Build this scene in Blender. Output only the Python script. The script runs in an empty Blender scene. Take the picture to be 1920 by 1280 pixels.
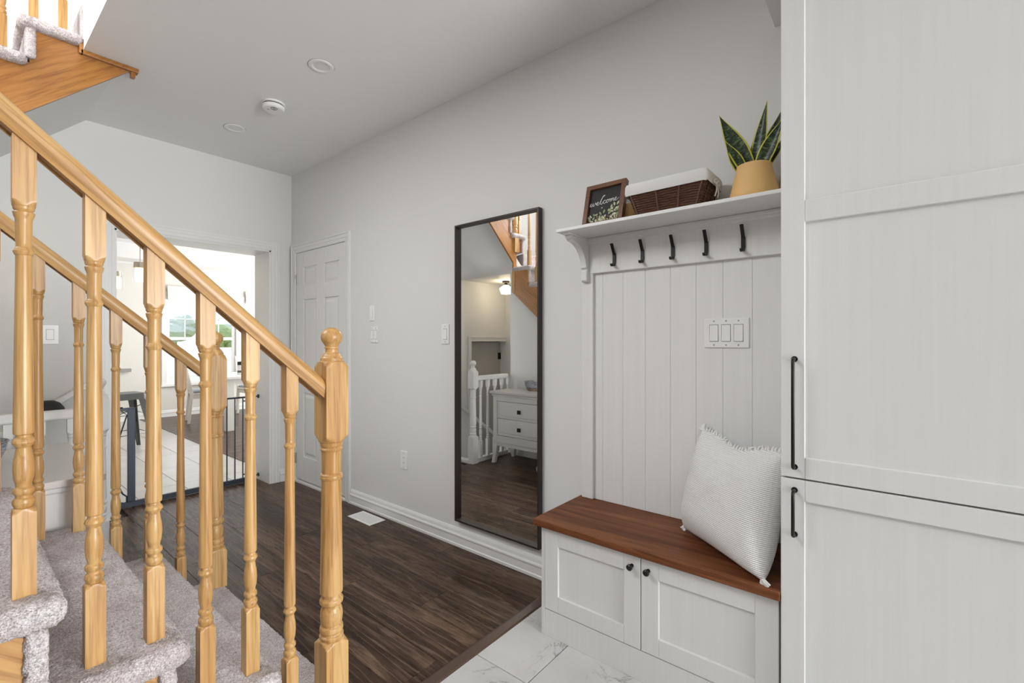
import bpy, bmesh, math, random
import numpy as np
from mathutils import Vector, Matrix, noise as mnoise

random.seed(7); np.random.seed(7)
SC = bpy.context.scene
COL = SC.collection
PI = math.pi

# ------------------------------------------------------------------ camera
cam = bpy.data.cameras.new('camera'); cam_o = bpy.data.objects.new('camera', cam); COL.objects.link(cam_o)
cam.sensor_fit = 'HORIZONTAL'; cam.sensor_width = 36.0
cam.lens = 870.0 / 1920.0 * 36.0
cam.clip_start = 0.02; cam.clip_end = 500
cam_o.location = (0, 0, 1.25)
cam_o.rotation_euler = (math.radians(90), 0, math.radians(-50.62))
SC.camera = cam_o
SC.view_settings.view_transform = 'Standard'; SC.view_settings.look = 'None'
SC.view_settings.gamma = 1.0; SC.view_settings.use_curve_mapping = False
SC.view_settings.exposure = 0.25
SC.render.film_transparent = False

# ------------------------------------------------------------------ daylight and fill lights
W = bpy.data.worlds.new('world'); SC.world = W; W.use_nodes = True
bg = W.node_tree.nodes['Background']
bg.inputs[0].default_value = (0.86, 0.93, 1.0, 1); bg.inputs[1].default_value = 1.5
sun_d = bpy.data.lights.new('sun', 'SUN'); sun = bpy.data.objects.new('sun', sun_d); COL.objects.link(sun)
sun_d.energy = 3.5; sun_d.angle = math.radians(0.6); sun_d.color = (1.0, 0.95, 0.87)
sun.location = (8, 20, 12)
sun.rotation_euler = Vector((-0.50, -0.72, -0.50)).to_track_quat('-Z', 'Y').to_euler()

def area(name, loc, direction, sx, sy, power, color=(1, 1, 1)):
    d = bpy.data.lights.new(name, 'AREA'); d.shape = 'RECTANGLE'; d.size = sx; d.size_y = sy
    d.energy = power; d.color = color
    o = bpy.data.objects.new(name, d); COL.objects.link(o); o.location = loc
    o.rotation_euler = Vector(direction).to_track_quat('-Z', 'Z').to_euler()
    return o
# daylight through the front entry glazing; the other three are added fill lights
area('entry_daylight', (1.15, -4.1, 1.08), (0, 1, 0.2), 1.5, 1.7, 190, (0.975, 0.99, 1.0))
area('stairwell_fill', (-1.0, 2.70, 3.30), (1, 0.0, -0.10), 2.6, 1.5, 125, (0.95, 0.98, 1.0))  # added fill for the right wall; the stair wall has no window
area('living_room_fill', (-3.5, -1.6, 1.4), (1, 0.25, 0), 3.0, 2.0, 3, (0.98, 0.99, 1.0))  # weak added fill in front of a solid unseen wall
area('kitchen_side_fill', (4.9, 7.0, 1.3), (-1, 0, 0), 3.2, 2.0, 140, (1.0, 0.985, 0.96))  # added fill from the unseen kitchen side, brightens kitchen and hall ceiling

# ------------------------------------------------------------------ material helpers
class NT:
    def __init__(s, name):
        s.m = bpy.data.materials.new(name); s.m.use_nodes = True
        s.n = s.m.node_tree.nodes; s.l = s.m.node_tree.links
        s.b = s.n['Principled BSDF']
    def new(s, t, **kw):
        nd = s.n.new(t)
        for k, v in kw.items(): setattr(nd, k, v)
        return nd
    def link(s, a, b): s.l.new(a, b)
    def ramp(s, fac, stops):
        r = s.new('ShaderNodeValToRGB'); e = r.color_ramp.elements
        while len(e) < len(stops): e.new(0.5)
        for el, (p, c) in zip(e, stops): el.position = p; el.color = (*c, 1)
        s.link(fac, r.inputs[0]); return r
    def coords(s, scale=(1, 1, 1), rot=(0, 0, 0), rand=0.0, kind='Object'):
        tc = s.new('ShaderNodeTexCoord'); mp = s.new('ShaderNodeMapping')
        mp.inputs['Scale'].default_value = scale; mp.inputs['Rotation'].default_value = rot
        src = tc.outputs[kind]
        if rand:
            oi = s.new('ShaderNodeObjectInfo'); vm = s.new('ShaderNodeVectorMath', operation='SCALE')
            cv = s.new('ShaderNodeCombineXYZ')
            mu = s.new('ShaderNodeMath', operation='MULTIPLY'); mu.inputs[1].default_value = rand
            mu2 = s.new('ShaderNodeMath', operation='MULTIPLY'); mu2.inputs[1].default_value = rand * 0.37
            s.link(oi.outputs['Random'], mu.inputs[0]); s.link(oi.outputs['Random'], mu2.inputs[0])
            s.link(mu.outputs[0], cv.inputs[0]); s.link(mu2.outputs[0], cv.inputs[1]); s.link(mu.outputs[0], cv.inputs[2])
            ad = s.new('ShaderNodeVectorMath', operation='ADD')
            s.link(src, ad.inputs[0]); s.link(cv.outputs[0], ad.inputs[1]); src = ad.outputs[0]
        if any(rot):                       # turn first, then stretch, so the grain follows the turned axis
            m0 = s.new('ShaderNodeMapping'); m0.inputs['Rotation'].default_value = rot
            mp.inputs['Rotation'].default_value = (0, 0, 0)
            s.link(src, m0.inputs[0]); src = m0.outputs[0]
        s.link(src, mp.inputs[0]); return mp.outputs[0]
    def noise(s, vec, scale, detail=4, rough=0.55, dist=0.0):
        n = s.new('ShaderNodeTexNoise'); n.inputs['Scale'].default_value = scale
        n.inputs['Detail'].default_value = detail; n.inputs['Roughness'].default_value = rough
        n.inputs['Distortion'].default_value = dist
        s.link(vec, n.inputs['Vector']); return n
    def bump(s, h, strength, dist=0.002):
        b = s.new('ShaderNodeBump'); b.inputs['Strength'].default_value = strength; b.inputs['Distance'].default_value = dist
        s.link(h, b.inputs['Height']); s.link(b.outputs[0], s.b.inputs['Normal']); return b
    def mix(s, fac, a, b, mode='MIX'):
        m = s.new('ShaderNodeMix', data_type='RGBA', blend_type=mode)
        for val, idx in ((fac, 0), (a, 6), (b, 7)):
            if isinstance(val, (int, float)): m.inputs[idx].default_value = val
            elif isinstance(val, tuple): m.inputs[idx].default_value = (*val, 1)
            else: s.link(val, m.inputs[idx])
        return m.outputs[2]

def plain(name, col, rough=0.5, metal=0.0, spec=0.5, bump=None):
    t = NT(name); t.b.inputs['Base Color'].default_value = (*col, 1); t.b.inputs['Roughness'].default_value = rough
    t.b.inputs['Metallic'].default_value = metal; t.b.inputs['Specular IOR Level'].default_value = spec
    if bump:
        n = t.noise(t.coords(), bump[0], 3); t.bump(n.outputs[0], bump[1], bump[2])
    return t.m

def oak(name, scale, rot=(0, 0, 0), tone=1.0, red=1.0, blue=1.0):
    t = NT(name)
    v = t.coords(scale, rot, rand=5.0)
    n1 = t.noise(v, 1.0, 4, 0.55, 0.9)
    v2 = t.coords(tuple(c * (5.0 if c > 5 else 3.2) for c in scale), rot, rand=3.0)
    n2 = t.noise(v2, 1.0, 3, 0.65, 0.3)
    v3 = t.coords(tuple(c * 0.33 for c in scale), rot, rand=2.0)
    n3 = t.noise(v3, 1.0, 2, 0.5)
    w = t.new('ShaderNodeTexWave'); w.wave_type = 'BANDS'; w.bands_direction = 'DIAGONAL'
    w.inputs['Scale'].default_value = 1.15; w.inputs['Distortion'].default_value = 7.0
    w.inputs['Detail'].default_value = 3.0; w.inputs['Detail Scale'].default_value = 0.9
    t.link(v, w.inputs['Vector'])
    k = tone
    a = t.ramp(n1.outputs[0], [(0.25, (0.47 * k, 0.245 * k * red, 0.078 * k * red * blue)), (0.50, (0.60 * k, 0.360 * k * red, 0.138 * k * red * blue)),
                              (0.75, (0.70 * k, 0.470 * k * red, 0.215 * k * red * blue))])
    f = t.ramp(n2.outputs[0], [(0.34, (0.52, 0.44, 0.36)), (0.50, (1, 1, 1))])
    c = t.mix(0.62, a.outputs[0], f.outputs[0], 'MULTIPLY')
    g = t.ramp(w.outputs[0], [(0.0, (0.74, 0.66, 0.58)), (0.35, (1.0, 1.0, 1.0))])
    c = t.mix(0.45, c, g.outputs[0], 'MULTIPLY')
    h = t.ramp(n3.outputs[0], [(0.3, (0.84, 0.80, 0.76)), (0.7, (1.08, 1.08, 1.08))])
    c = t.mix(0.8, c, h.outputs[0], 'MULTIPLY')
    t.link(c, t.b.inputs['Base Color'])
    t.b.inputs['Roughness'].default_value = 0.34
    t.bump(n2.outputs[0], 0.10, 0.001)
    return t.m

def dark_plank(name, along):
    t = NT(name)
    # long axis 'along' has a low frequency so the grain runs with the plank
    sc = (14, 1.3, 14) if along == 'Y' else (1.3, 14, 14)
    v = t.coords(sc, rand=40.0)
    n1 = t.noise(v, 1.0, 6, 0.62, 1.2)
    v2 = t.coords((sc[0] * 9, sc[1] * 7, 30), rand=40.0)
    n2 = t.noise(v2, 1.0, 3, 0.7)
    w = t.new('ShaderNodeTexWave'); w.wave_type = 'RINGS'; w.rings_direction = 'Z'
    w.inputs['Scale'].default_value = 1.5; w.inputs['Distortion'].default_value = 5.0; w.inputs['Detail'].default_value = 2.5
    w.inputs['Detail Scale'].default_value = 2.2
    v3 = t.coords((7, 0.62, 0.01) if along == 'Y' else (0.62, 7, 0.01), rand=0.16)
    t.link(v3, w.inputs['Vector'])
    base = t.ramp(n1.outputs[0], [(0.30, (0.017, 0.008, 0.004)), (0.5, (0.062, 0.034, 0.020)), (0.70, (0.165, 0.104, 0.068))])
    lines = t.ramp(w.outputs[0], [(0.0, (0, 0, 0)), (0.93, (0, 0, 0)), (0.985, (1, 1, 1))])
    fine = t.ramp(n2.outputs[0], [(0.35, (0.72, 0.70, 0.68)), (0.65, (1.25, 1.22, 1.2))])
    c = t.mix(1.0, base.outputs[0], fine.outputs[0], 'MULTIPLY')
    lm = t.new('ShaderNodeMath', operation='MULTIPLY'); lm.inputs[1].default_value = 0.42
    t.link(lines.outputs[0], lm.inputs[0])
    c = t.mix(lm.outputs[0], c, (0.22, 0.15, 0.105))
    oi = t.new('ShaderNodeObjectInfo')
    rr = t.ramp(oi.outputs['Random'], [(0.0, (0.82, 0.82, 0.83)), (1.0, (1.2, 1.18, 1.16))])
    c = t.mix(1.0, c, rr.outputs[0], 'MULTIPLY')
    t.link(c, t.b.inputs['Base Color']); t.b.inputs['Roughness'].default_value = 0.30
    rg = t.ramp(n2.outputs[0], [(0.3, (0.24, 0.24, 0.24)), (0.8, (0.40, 0.40, 0.40))]); t.link(rg.outputs[0], t.b.inputs['Roughness']); t.b.inputs['Specular IOR Level'].default_value = 0.20
    t.bump(n2.outputs[0], 0.10, 0.001)
    return t.m

def white_grain(name, col, rough=0.45, vert='Z'):
    t = NT(name)
    sc = (60, 60, 1.6) if vert == 'Z' else (60, 1.6, 60)
    n = t.noise(t.coords(sc), 1.0, 4, 0.6)
    r = t.ramp(n.outputs[0], [(0.3, tuple(c * 0.98 for c in col)), (0.7, tuple(min(1, c * 1.02) for c in col))])
    t.link(r.outputs[0], t.b.inputs['Base Color']); t.b.inputs['Roughness'].default_value = rough
    t.bump(n.outputs[0], 0.07, 0.0012)
    return t.m

def marble(name, base, vein, vein_amt=0.6, rough=0.25, scale=2.2):
    t = NT(name)
    v = t.coords((1, 1, 1), rand=9.0, kind='Object')
    n = t.noise(v, scale, 8, 0.6, 1.4)
    m = t.new('ShaderNodeMath', operation='SUBTRACT'); m.inputs[1].default_value = 0.5; t.link(n.outputs[0], m.inputs[0])
    a = t.new('ShaderNodeMath', operation='ABSOLUTE'); t.link(m.outputs[0], a.inputs[0])
    r = t.ramp(a.outputs[0], [(0.0, vein), (0.012, tuple(b * 0.93 for b in base)), (0.06, base)])
    n2 = t.noise(v, scale * 0.8, 5, 0.5)
    msk = t.ramp(n2.outputs[0], [(0.42, (0, 0, 0)), (0.62, (vein_amt,) * 3)])
    c = t.mix(msk.outputs[0], base, r.outputs[0])
    n3 = t.noise(v, 5, 6, 0.6)
    cl = t.ramp(n3.outputs[0], [(0.3, (0.90, 0.90, 0.91)), (0.7, (1.04, 1.04, 1.03))])
    c = t.mix(1.0, c, cl.outputs[0], 'MULTIPLY')
    t.link(c, t.b.inputs['Base Color']); t.b.inputs['Roughness'].default_value = rough
    return t.m

def carpet_mat(name):
    t = NT(name)
    v = t.coords()
    n1 = t.noise(v, 260, 2, 0.7); n2 = t.noise(v, 9, 3, 0.6, 0.4); n3 = t.noise(v, 90, 2, 0.6)
    a = t.ramp(n1.outputs[0], [(0.30, (0.30, 0.265, 0.265)), (0.48, (0.62, 0.575, 0.57)), (0.66, (0.86, 0.825, 0.82))])
    b = t.ramp(n2.outputs[0], [(0.35, (0.86, 0.80, 0.79)), (0.60, (1.06, 1.05, 1.06))])
    c = t.mix(1.0, a.outputs[0], b.outputs[0], 'MULTIPLY')
    d = t.ramp(n3.outputs[0], [(0.35, (0.82, 0.80, 0.80)), (0.6, (1.05, 1.05, 1.05))])
    c = t.mix(0.9, c, d.outputs[0], 'MULTIPLY')
    t.link(c, t.b.inputs['Base Color']); t.b.inputs['Roughness'].default_value = 0.95
    t.b.inputs['Specular IOR Level'].default_value = 0.1
    t.b.inputs['Sheen Weight'].default_value = 0.25
    t.bump(n1.outputs[0], 0.9, 0.006)
    return t.m

def leaf_mat(name):
    t = NT(name)
    tc = t.new('ShaderNodeTexCoord'); sp = t.new('ShaderNodeSeparateXYZ'); t.link(tc.outputs['UV'], sp.inputs[0])
    s1 = t.new('ShaderNodeMath', operation='SUBTRACT'); s1.inputs[1].default_value = 0.5; t.link(sp.outputs[0], s1.inputs[0])
    ab = t.new('ShaderNodeMath', operation='ABSOLUTE'); t.link(s1.outputs[0], ab.inputs[0])
    edge = t.ramp(ab.outputs[0], [(0.0, (0, 0, 0)), (0.425, (0, 0, 0)), (0.455, (1, 1, 1))])
    mp = t.new('ShaderNodeMapping'); mp.inputs['Scale'].default_value = (4.5, 46, 1); t.link(tc.outputs['UV'], mp.inputs[0])
    oi = t.new('ShaderNodeObjectInfo'); va = t.new('ShaderNodeVectorMath', operation='ADD')
    t.link(mp.outputs[0], va.inputs[0]); t.link(oi.outputs['Random'], va.inputs[1])
    n = t.noise(va.outputs[0], 0.55, 4, 0.6, 1.2)
    g = t.ramp(n.outputs[0], [(0.40, (0.008, 0.017, 0.008)), (0.52, (0.022, 0.045, 0.016)), (0.62, (0.12, 0.19, 0.075))])
    c = t.mix(edge.outputs[0], g.outputs[0], (0.62, 0.60, 0.06))
    t.link(c, t.b.inputs['Base Color']); t.b.inputs['Roughness'].default_value = 0.38
    return t.m

def bench_wood(name):
    t = NT(name)
    v = t.coords((26, 1.6, 26)); n = t.noise(v, 1.0, 6, 0.62, 0.8)
    v2 = t.coords((160, 9, 160)); n2 = t.noise(v2, 1.0, 2, 0.6)
    a = t.ramp(n.outputs[0], [(0.28, (0.060, 0.019, 0.008)), (0.5, (0.150, 0.052, 0.020)), (0.72, (0.245, 0.098, 0.040))])
    f = t.ramp(n2.outputs[0], [(0.35, (0.80, 0.78, 0.76)), (0.6, (1.08, 1.06, 1.05))])
    c = t.mix(1.0, a.outputs[0], f.outputs[0], 'MULTIPLY')
    oi = t.new('ShaderNodeObjectInfo')
    rr = t.ramp(oi.outputs['Random'], [(0.0, (0.82, 0.80, 0.80)), (1.0, (1.18, 1.15, 1.12))])
    c = t.mix(1.0, c, rr.outputs[0], 'MULTIPLY')
    t.link(c, t.b.inputs['Base Color']); t.b.inputs['Roughness'].default_value = 0.5; t.b.inputs['Specular IOR Level'].default_value = 0.22
    return t.m

def knit(name):
    t = NT(name)
    v = t.coords()
    w = t.new('ShaderNodeTexWave'); w.bands_direction = 'Y'; w.inputs['Scale'].default_value = 52
    w.inputs['Distortion'].default_value = 0.6; w.inputs['Detail'].default_value = 1; t.link(v, w.inputs['Vector'])
    w2 = t.new('ShaderNodeTexWave'); w2.bands_direction = 'X'; w2.inputs['Scale'].default_value = 62
    w2.inputs['Distortion'].default_value = 1.2; t.link(v, w2.inputs['Vector'])
    mu = t.new('ShaderNodeMath', operation='MULTIPLY'); t.link(w.outputs[1], mu.inputs[0]); t.link(w2.outputs[1], mu.inputs[1])
    ad = t.new('ShaderNodeMath', operation='ADD'); t.link(mu.outputs[0], ad.inputs[0]); t.link(w.outputs[1], ad.inputs[1])
    r = t.ramp(ad.outputs[0], [(0.0, (0.72, 0.715, 0.70)), (0.9, (0.93, 0.925, 0.91))])
    t.link(r.outputs[0], t.b.inputs['Base Color']); t.b.inputs['Roughness'].default_value = 0.9
    t.b.inputs['Specular IOR Level'].default_value = 0.15
    t.bump(ad.outputs[0], 0.55, 0.003)
    return t.m

def stripes_basket(name):
    t = NT(name)
    v = t.coords((1, 1, 1)); n = t.noise(t.coords((40, 40, 160)), 1.0, 3)
    tc = t.new('ShaderNodeTexCoord'); sp = t.new('ShaderNodeSeparateXYZ'); t.link(tc.outputs['Object'], sp.inputs[0])
    r = t.ramp(sp.outputs[2], [(0.0, (0.35, 0.17, 0.07)), (0.014, (0.55, 0.45, 0.36)), (0.022, (0.12, 0.10, 0.09)), (0.034, (0.42, 0.45, 0.50)), (0.09, (0.35, 0.37, 0.40))])
    f = t.ramp(n.outputs[0], [(0.35, (0.55, 0.55, 0.55)), (0.6, (1.2, 1.2, 1.2))])
    c = t.mix(1.0, r.outputs[0], f.outputs[0], 'MULTIPLY')
    t.link(c, t.b.inputs['Base Color']); t.b.inputs['Roughness'].default_value = 0.8
    t.bump(n.outputs[0], 0.6, 0.003)
    return t.m

def emit(name, col, strength):
    t = NT(name); t.b.inputs['Base Color'].default_value = (*col, 1)
    t.b.inputs['Emission Color'].default_value = (*col, 1); t.b.inputs['Emission Strength'].default_value = strength
    return t.m

def paint(name, col, bscale=350, bstr=0.06, rough=0.55):
    t = NT(name); t.b.inputs['Base Color'].default_value = (*col, 1); t.b.inputs['Roughness'].default_value = rough
    t.b.inputs['Specular IOR Level'].default_value = 0.3
    n = t.noise(t.coords(), bscale, 2); t.bump(n.outputs[0], bstr, 0.002)
    return t.m

M = {}
M['wall'] = paint('wall_paint', (0.80, 0.80, 0.785))
M['wall_living'] = paint('low_bounce_paint', (0.30, 0.29, 0.28))  # unseen walls, darkened to cut bounce onto the tall cabinet
M['wall_kitchen'] = paint('kitchen_wall_paint', (0.76, 0.735, 0.69))
M['ceiling'] = paint('ceiling_stipple', (0.91, 0.91, 0.90), 220, 0.35, 0.85)
M['trim'] = plain('trim_paint', (0.84, 0.84, 0.83), 0.35)
M['door'] = plain('door_paint', (0.80, 0.80, 0.795), 0.4)
M['cab'] = white_grain('cabinet_white', (0.72, 0.72, 0.708))
M['rack'] = white_grain('rack_white', (0.84, 0.84, 0.83), 0.4)
M['oak'] = oak('oak_upright', (26, 26, 1.3))
M['oak_rail'] = oak('oak_rail', (26, 26, 1.3), tone=1.02)
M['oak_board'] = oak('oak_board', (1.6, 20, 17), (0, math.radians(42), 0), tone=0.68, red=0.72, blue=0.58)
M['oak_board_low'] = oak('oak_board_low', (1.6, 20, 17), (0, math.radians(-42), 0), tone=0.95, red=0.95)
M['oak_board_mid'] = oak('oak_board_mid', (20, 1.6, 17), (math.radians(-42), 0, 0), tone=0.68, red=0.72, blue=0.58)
M['carpet'] = carpet_mat('carpet_pile')
M['plankY'] = dark_plank('laminate_plank', 'Y')
M['plankX'] = dark_plank('laminate_plank_kitchen', 'X')
M['strip'] = plain('transition_strip', (0.075, 0.045, 0.030), 0.4, bump=(60, 0.1, 0.001))
M['marble'] = marble('marble_tile', (0.57, 0.565, 0.555), (0.17, 0.16, 0.155), 1.0, 0.22, 2.6)
M['ktile'] = marble('kitchen_tile', (0.60, 0.59, 0.57), (0.50, 0.48, 0.45), 0.4, 0.30, 2.0)
M['grout'] = plain('grout', (0.13, 0.125, 0.12), 0.9)
M['grout_light'] = plain('grout_light', (0.35, 0.34, 0.33), 0.9)
M['sub'] = plain('subfloor', (0.03, 0.02, 0.015), 0.9)
M['black'] = plain('black_metal', (0.008, 0.008, 0.008), 0.35, 0.2)
M['gate'] = plain('gate_metal', (0.035, 0.045, 0.062), 0.4, 0.3)
M['frame'] = plain('mirror_frame', (0.030, 0.021, 0.019), 0.38)
t = NT('mirror_glass'); t.b.inputs['Base Color'].default_value = (0.90, 0.91, 0.91, 1); t.b.inputs['Metallic'].default_value = 1.0; t.b.inputs['Roughness'].default_value = 0.0
M['mirror'] = t.m
M['plate'] = plain('switch_plastic', (0.90, 0.90, 0.885), 0.3)
M['hole'] = plain('dark_slot', (0.02, 0.02, 0.02), 0.6)
M['steel'] = plain('steel', (0.42, 0.42, 0.42), 0.3, 0.9)
M['bench'] = bench_wood('walnut_bench')
M['knit'] = knit('knit_cotton')
M['pot'] = plain('tan_ceramic', (0.80, 0.50, 0.20), 0.6)
M['soil'] = plain('soil', (0.02, 0.015, 0.01), 0.9)
M['leaf'] = leaf_mat('snake_leaf')
M['wicker'] = plain('wicker', (0.105, 0.042, 0.020), 0.55, bump=(160, 0.5, 0.002))
M['wicker_in'] = plain('wicker_lining', (0.42, 0.25, 0.18), 0.8)
M['cloth'] = plain('linen', (0.80, 0.795, 0.78), 0.9, bump=(420, 0.5, 0.002))
M['signwood'] = oak('sign_frame_wood', (30, 3, 30), tone=0.30, red=0.72)
M['chalk'] = plain('chalkboard', (0.012, 0.010, 0.010), 0.6)
M['chalkwhite'] = plain('chalk_white', (0.85, 0.85, 0.83), 0.7)
M['sage'] = plain('sage_green', (0.26, 0.34, 0.15), 0.7)
M['sage2'] = plain('pale_green', (0.50, 0.55, 0.33), 0.7)
M['cream'] = plain('cream_petal', (0.72, 0.66, 0.46), 0.7)
M['brownleaf'] = plain('brown_leaf', (0.22, 0.13, 0.05), 0.7)
M['basket'] = stripes_basket('coil_basket')
M['white_wood'] = plain('white_lacquer', (0.82, 0.815, 0.80), 0.4)
M['dresser_top'] = plain('dresser_top', (0.72, 0.69, 0.665), 0.35, bump=(30, 0.05, 0.001))
M['chairw'] = plain('cream_chair', (0.78, 0.74, 0.66), 0.45)
M['cushion'] = plain('grey_cushion', (0.30, 0.34, 0.38), 0.9)
M['stool'] = plain('gunmetal', (0.10, 0.105, 0.105), 0.38, 0.6)
M['pvc'] = plain('window_vinyl', (0.88, 0.88, 0.88), 0.35)
M['shade'] = plain('roman_shade', (0.80, 0.775, 0.73), 0.9, bump=(300, 0.2, 0.001))
M['lampglass'] = emit('lamp_glow', (1.0, 0.72, 0.38), 3.0)
M['clear'] = None
t = NT('clear_glass'); t.b.inputs['Base Color'].default_value = (1, 1, 1, 1); t.b.inputs['Roughness'].default_value = 0.02
t.b.inputs['Transmission Weight'].default_value = 1.0; t.b.inputs['IOR'].default_value = 1.02
M['clear'] = t.m
M['brass'] = plain('brushed_nickel', (0.45, 0.40, 0.32), 0.35, 0.8)
M['lens'] = plain('lamp_lens', (0.86, 0.86, 0.85), 0.5)
M['lampwhite'] = emit('warm_glass_shade', (1.0, 0.82, 0.58), 12.0)
M['foliage'] = plain('foliage', (0.30, 0.38, 0.20), 0.9, bump=(3, 0.8, 0.3))
M['foliage2'] = plain('foliage_hazed', (0.46, 0.53, 0.50), 0.9, bump=(3, 0.8, 0.3))  # leaf colour paled to carry distance haze
M['bark'] = plain('bark', (0.10, 0.07, 0.05), 0.9)
M['grass'] = paint('lawn', (0.33, 0.36, 0.12), 3, 0.3, 0.9)
M['deck'] = plain('deck_boards', (0.84, 0.84, 0.83), 0.6)
M['doorlow'] = plain('lower_door_paint', (0.50, 0.475, 0.45), 0.5)

# ------------------------------------------------------------------ mesh helpers
class MB:
    def __init__(s): s.v = []; s.f = []
    def add(s, vs, fs):
        o = len(s.v); s.v += [tuple(p) for p in vs]; s.f += [tuple(i + o for i in f) for f in fs]; return s
    def box(s, x0, y0, z0, x1, y1, z1):
        x0, x1 = sorted((x0, x1)); y0, y1 = sorted((y0, y1)); z0, z1 = sorted((z0, z1))
        return s.add([(x0, y0, z0), (x1, y0, z0), (x1, y1, z0), (x0, y1, z0), (x0, y0, z1), (x1, y0, z1), (x1, y1, z1), (x0, y1, z1)],
                     [(0, 3, 2, 1), (4, 5, 6, 7), (0, 1, 5, 4), (1, 2, 6, 5), (2, 3, 7, 6), (3, 0, 4, 7)])
    def prism(s, pts, axis, a, b):
        n = len(pts)
        def P(p, t): return {'x': (t, p[0], p[1]), 'y': (p[0], t, p[1]), 'z': (p[0], p[1], t)}[axis]
        vs = [P(p, a) for p in pts] + [P(p, b) for p in pts]
        fs = [tuple(range(n)), tuple(range(2 * n - 1, n - 1, -1))] + [(i, (i + 1) % n, n + (i + 1) % n, n + i) for i in range(n)]
        return s.add(vs, fs)
    def lathe(s, prof, n=24, c=(0, 0, 0), cap=True):
        vs = []; fs = []
        for r, z in prof:
            for k in range(n):
                a = 2 * PI * k / n; vs.append((c[0] + r * math.cos(a), c[1] + r * math.sin(a), c[2] + z))
        m = len(prof)
        for i in range(m - 1):
            for k in range(n):
                fs.append((i * n + k, i * n + (k + 1) % n, (i + 1) * n + (k + 1) % n, (i + 1) * n + k))
        if cap:
            fs.append(tuple(range(n - 1, -1, -1))); fs.append(tuple(range((m - 1) * n, m * n)))
        return s.add(vs, fs)
    def turned(s, h, prof, n=32):
        """square stock of half width h turned to the radius profile: min(square, R(z))"""
        vs = []; fs = []
        for R, z in prof:
            for k in range(n):
                a = 2 * PI * (k + 0.0) / n + PI / 4
                sq = h / max(abs(math.cos(a)), abs(math.sin(a)))
                r = min(sq, R); vs.append((r * math.cos(a), r * math.sin(a), z))
        m = len(prof)
        for i in range(m - 1):
            for k in range(n):
                fs.append((i * n + k, i * n + (k + 1) % n, (i + 1) * n + (k + 1) % n, (i + 1) * n + k))
        fs.append(tuple(range(n - 1, -1, -1))); fs.append(tuple(range((m - 1) * n, m * n)))
        return s.add(vs, fs)
    def tube(s, pts, r, n=8, closed=False, cap=True):
        P = [Vector(p) for p in pts]; m = len(P); vs = []; fs = []
        rad = r if isinstance(r, (list, tuple)) else [r] * m
        prev = None
        for i in range(m):
            if closed: d = P[(i + 1) % m] - P[i - 1]
            else: d = P[min(i + 1, m - 1)] - P[max(i - 1, 0)]
            d.normalize()
            if prev is None:
                up = Vector((0, 0, 1)) if abs(d.z) < 0.9 else Vector((1, 0, 0)); u = d.cross(up).normalized()
            else:
                u = (prev - d * prev.dot(d)); u = u.normalized() if u.length > 1e-6 else prev
            prev = u; w = d.cross(u)
            for k in range(n):
                a = 2 * PI * k / n; vs.append(P[i] + (u * math.cos(a) + w * math.sin(a)) * rad[i])
        rng = m if closed else m - 1
        for i in range(rng):
            j = (i + 1) % m
            for k in range(n): fs.append((i * n + k, i * n + (k + 1) % n, j * n + (k + 1) % n, j * n + k))
        if cap and not closed:
            fs.append(tuple(range(n - 1, -1, -1))); fs.append(tuple(range((m - 1) * n, m * n)))
        return s.add(vs, fs)
    def sphere(s, c, r, n=16, sq=(1, 1, 1)):
        vs = []; fs = []; m = n // 2
        for i in range(1, m):
            t = PI * i / m
            for k in range(n):
                a = 2 * PI * k / n
                vs.append((c[0] + r * sq[0] * math.sin(t) * math.cos(a), c[1] + r * sq[1] * math.sin(t) * math.sin(a), c[2] + r * sq[2] * math.cos(t)))
        top = len(vs); vs.append((c[0], c[1], c[2] + r * sq[2])); vs.append((c[0], c[1], c[2] - r * sq[2]))
        for i in range(m - 2):
            for k in range(n): fs.append((i * n + k, i * n + (k + 1) % n, (i + 1) * n + (k + 1) % n, (i + 1) * n + k))
        for k in range(n):
            fs.append((k, (k + 1) % n, top)); fs.append(((m - 2) * n + k, (m - 2) * n + (k + 1) % n, top + 1))
        return s.add(vs, fs)

def mesh_from(name, mb, smooth=None, bevel=0.0, seg=2):
    bm = bmesh.new()
    vl = [bm.verts.new(p) for p in mb.v]
    for f in mb.f:
        try: bm.faces.new([vl[i] for i in f])
        except ValueError: pass
    bmesh.ops.recalc_face_normals(bm, faces=bm.faces)
    if bevel > 0:
        ed = [e for e in bm.edges if len(e.link_faces) == 2 and e.calc_face_angle(0) > 0.6]
        bmesh.ops.bevel(bm, geom=ed, offset=bevel, offset_type='OFFSET', segments=seg, profile=0.5, affect='EDGES', clamp_overlap=True)
    me = bpy.data.meshes.new(name); bm.to_mesh(me); bm.free()
    if smooth is not None:
        me.polygons.foreach_set('use_smooth', [True] * len(me.polygons))
        try: me.set_sharp_from_angle(angle=math.radians(smooth))
        except Exception: pass
    return me

def tag(o, label=None, cat=None, group=None, kind=None):
    if label: o['label'] = label
    if cat: o['category'] = cat
    if group: o['group'] = group
    if kind: o['kind'] = kind
    return o

def thing(name, label, cat, loc=(0, 0, 0), rz=0.0, group=None):
    o = bpy.data.objects.new(name, None); COL.objects.link(o); o.empty_display_size = 0.1
    o.location = loc; o.rotation_euler = (0, 0, rz)
    return tag(o, label, cat, group)

def wpos(o):
    p = Vector((0, 0, 0))
    while o is not None: p = p + Vector(o.location); o = o.parent
    return p

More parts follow.
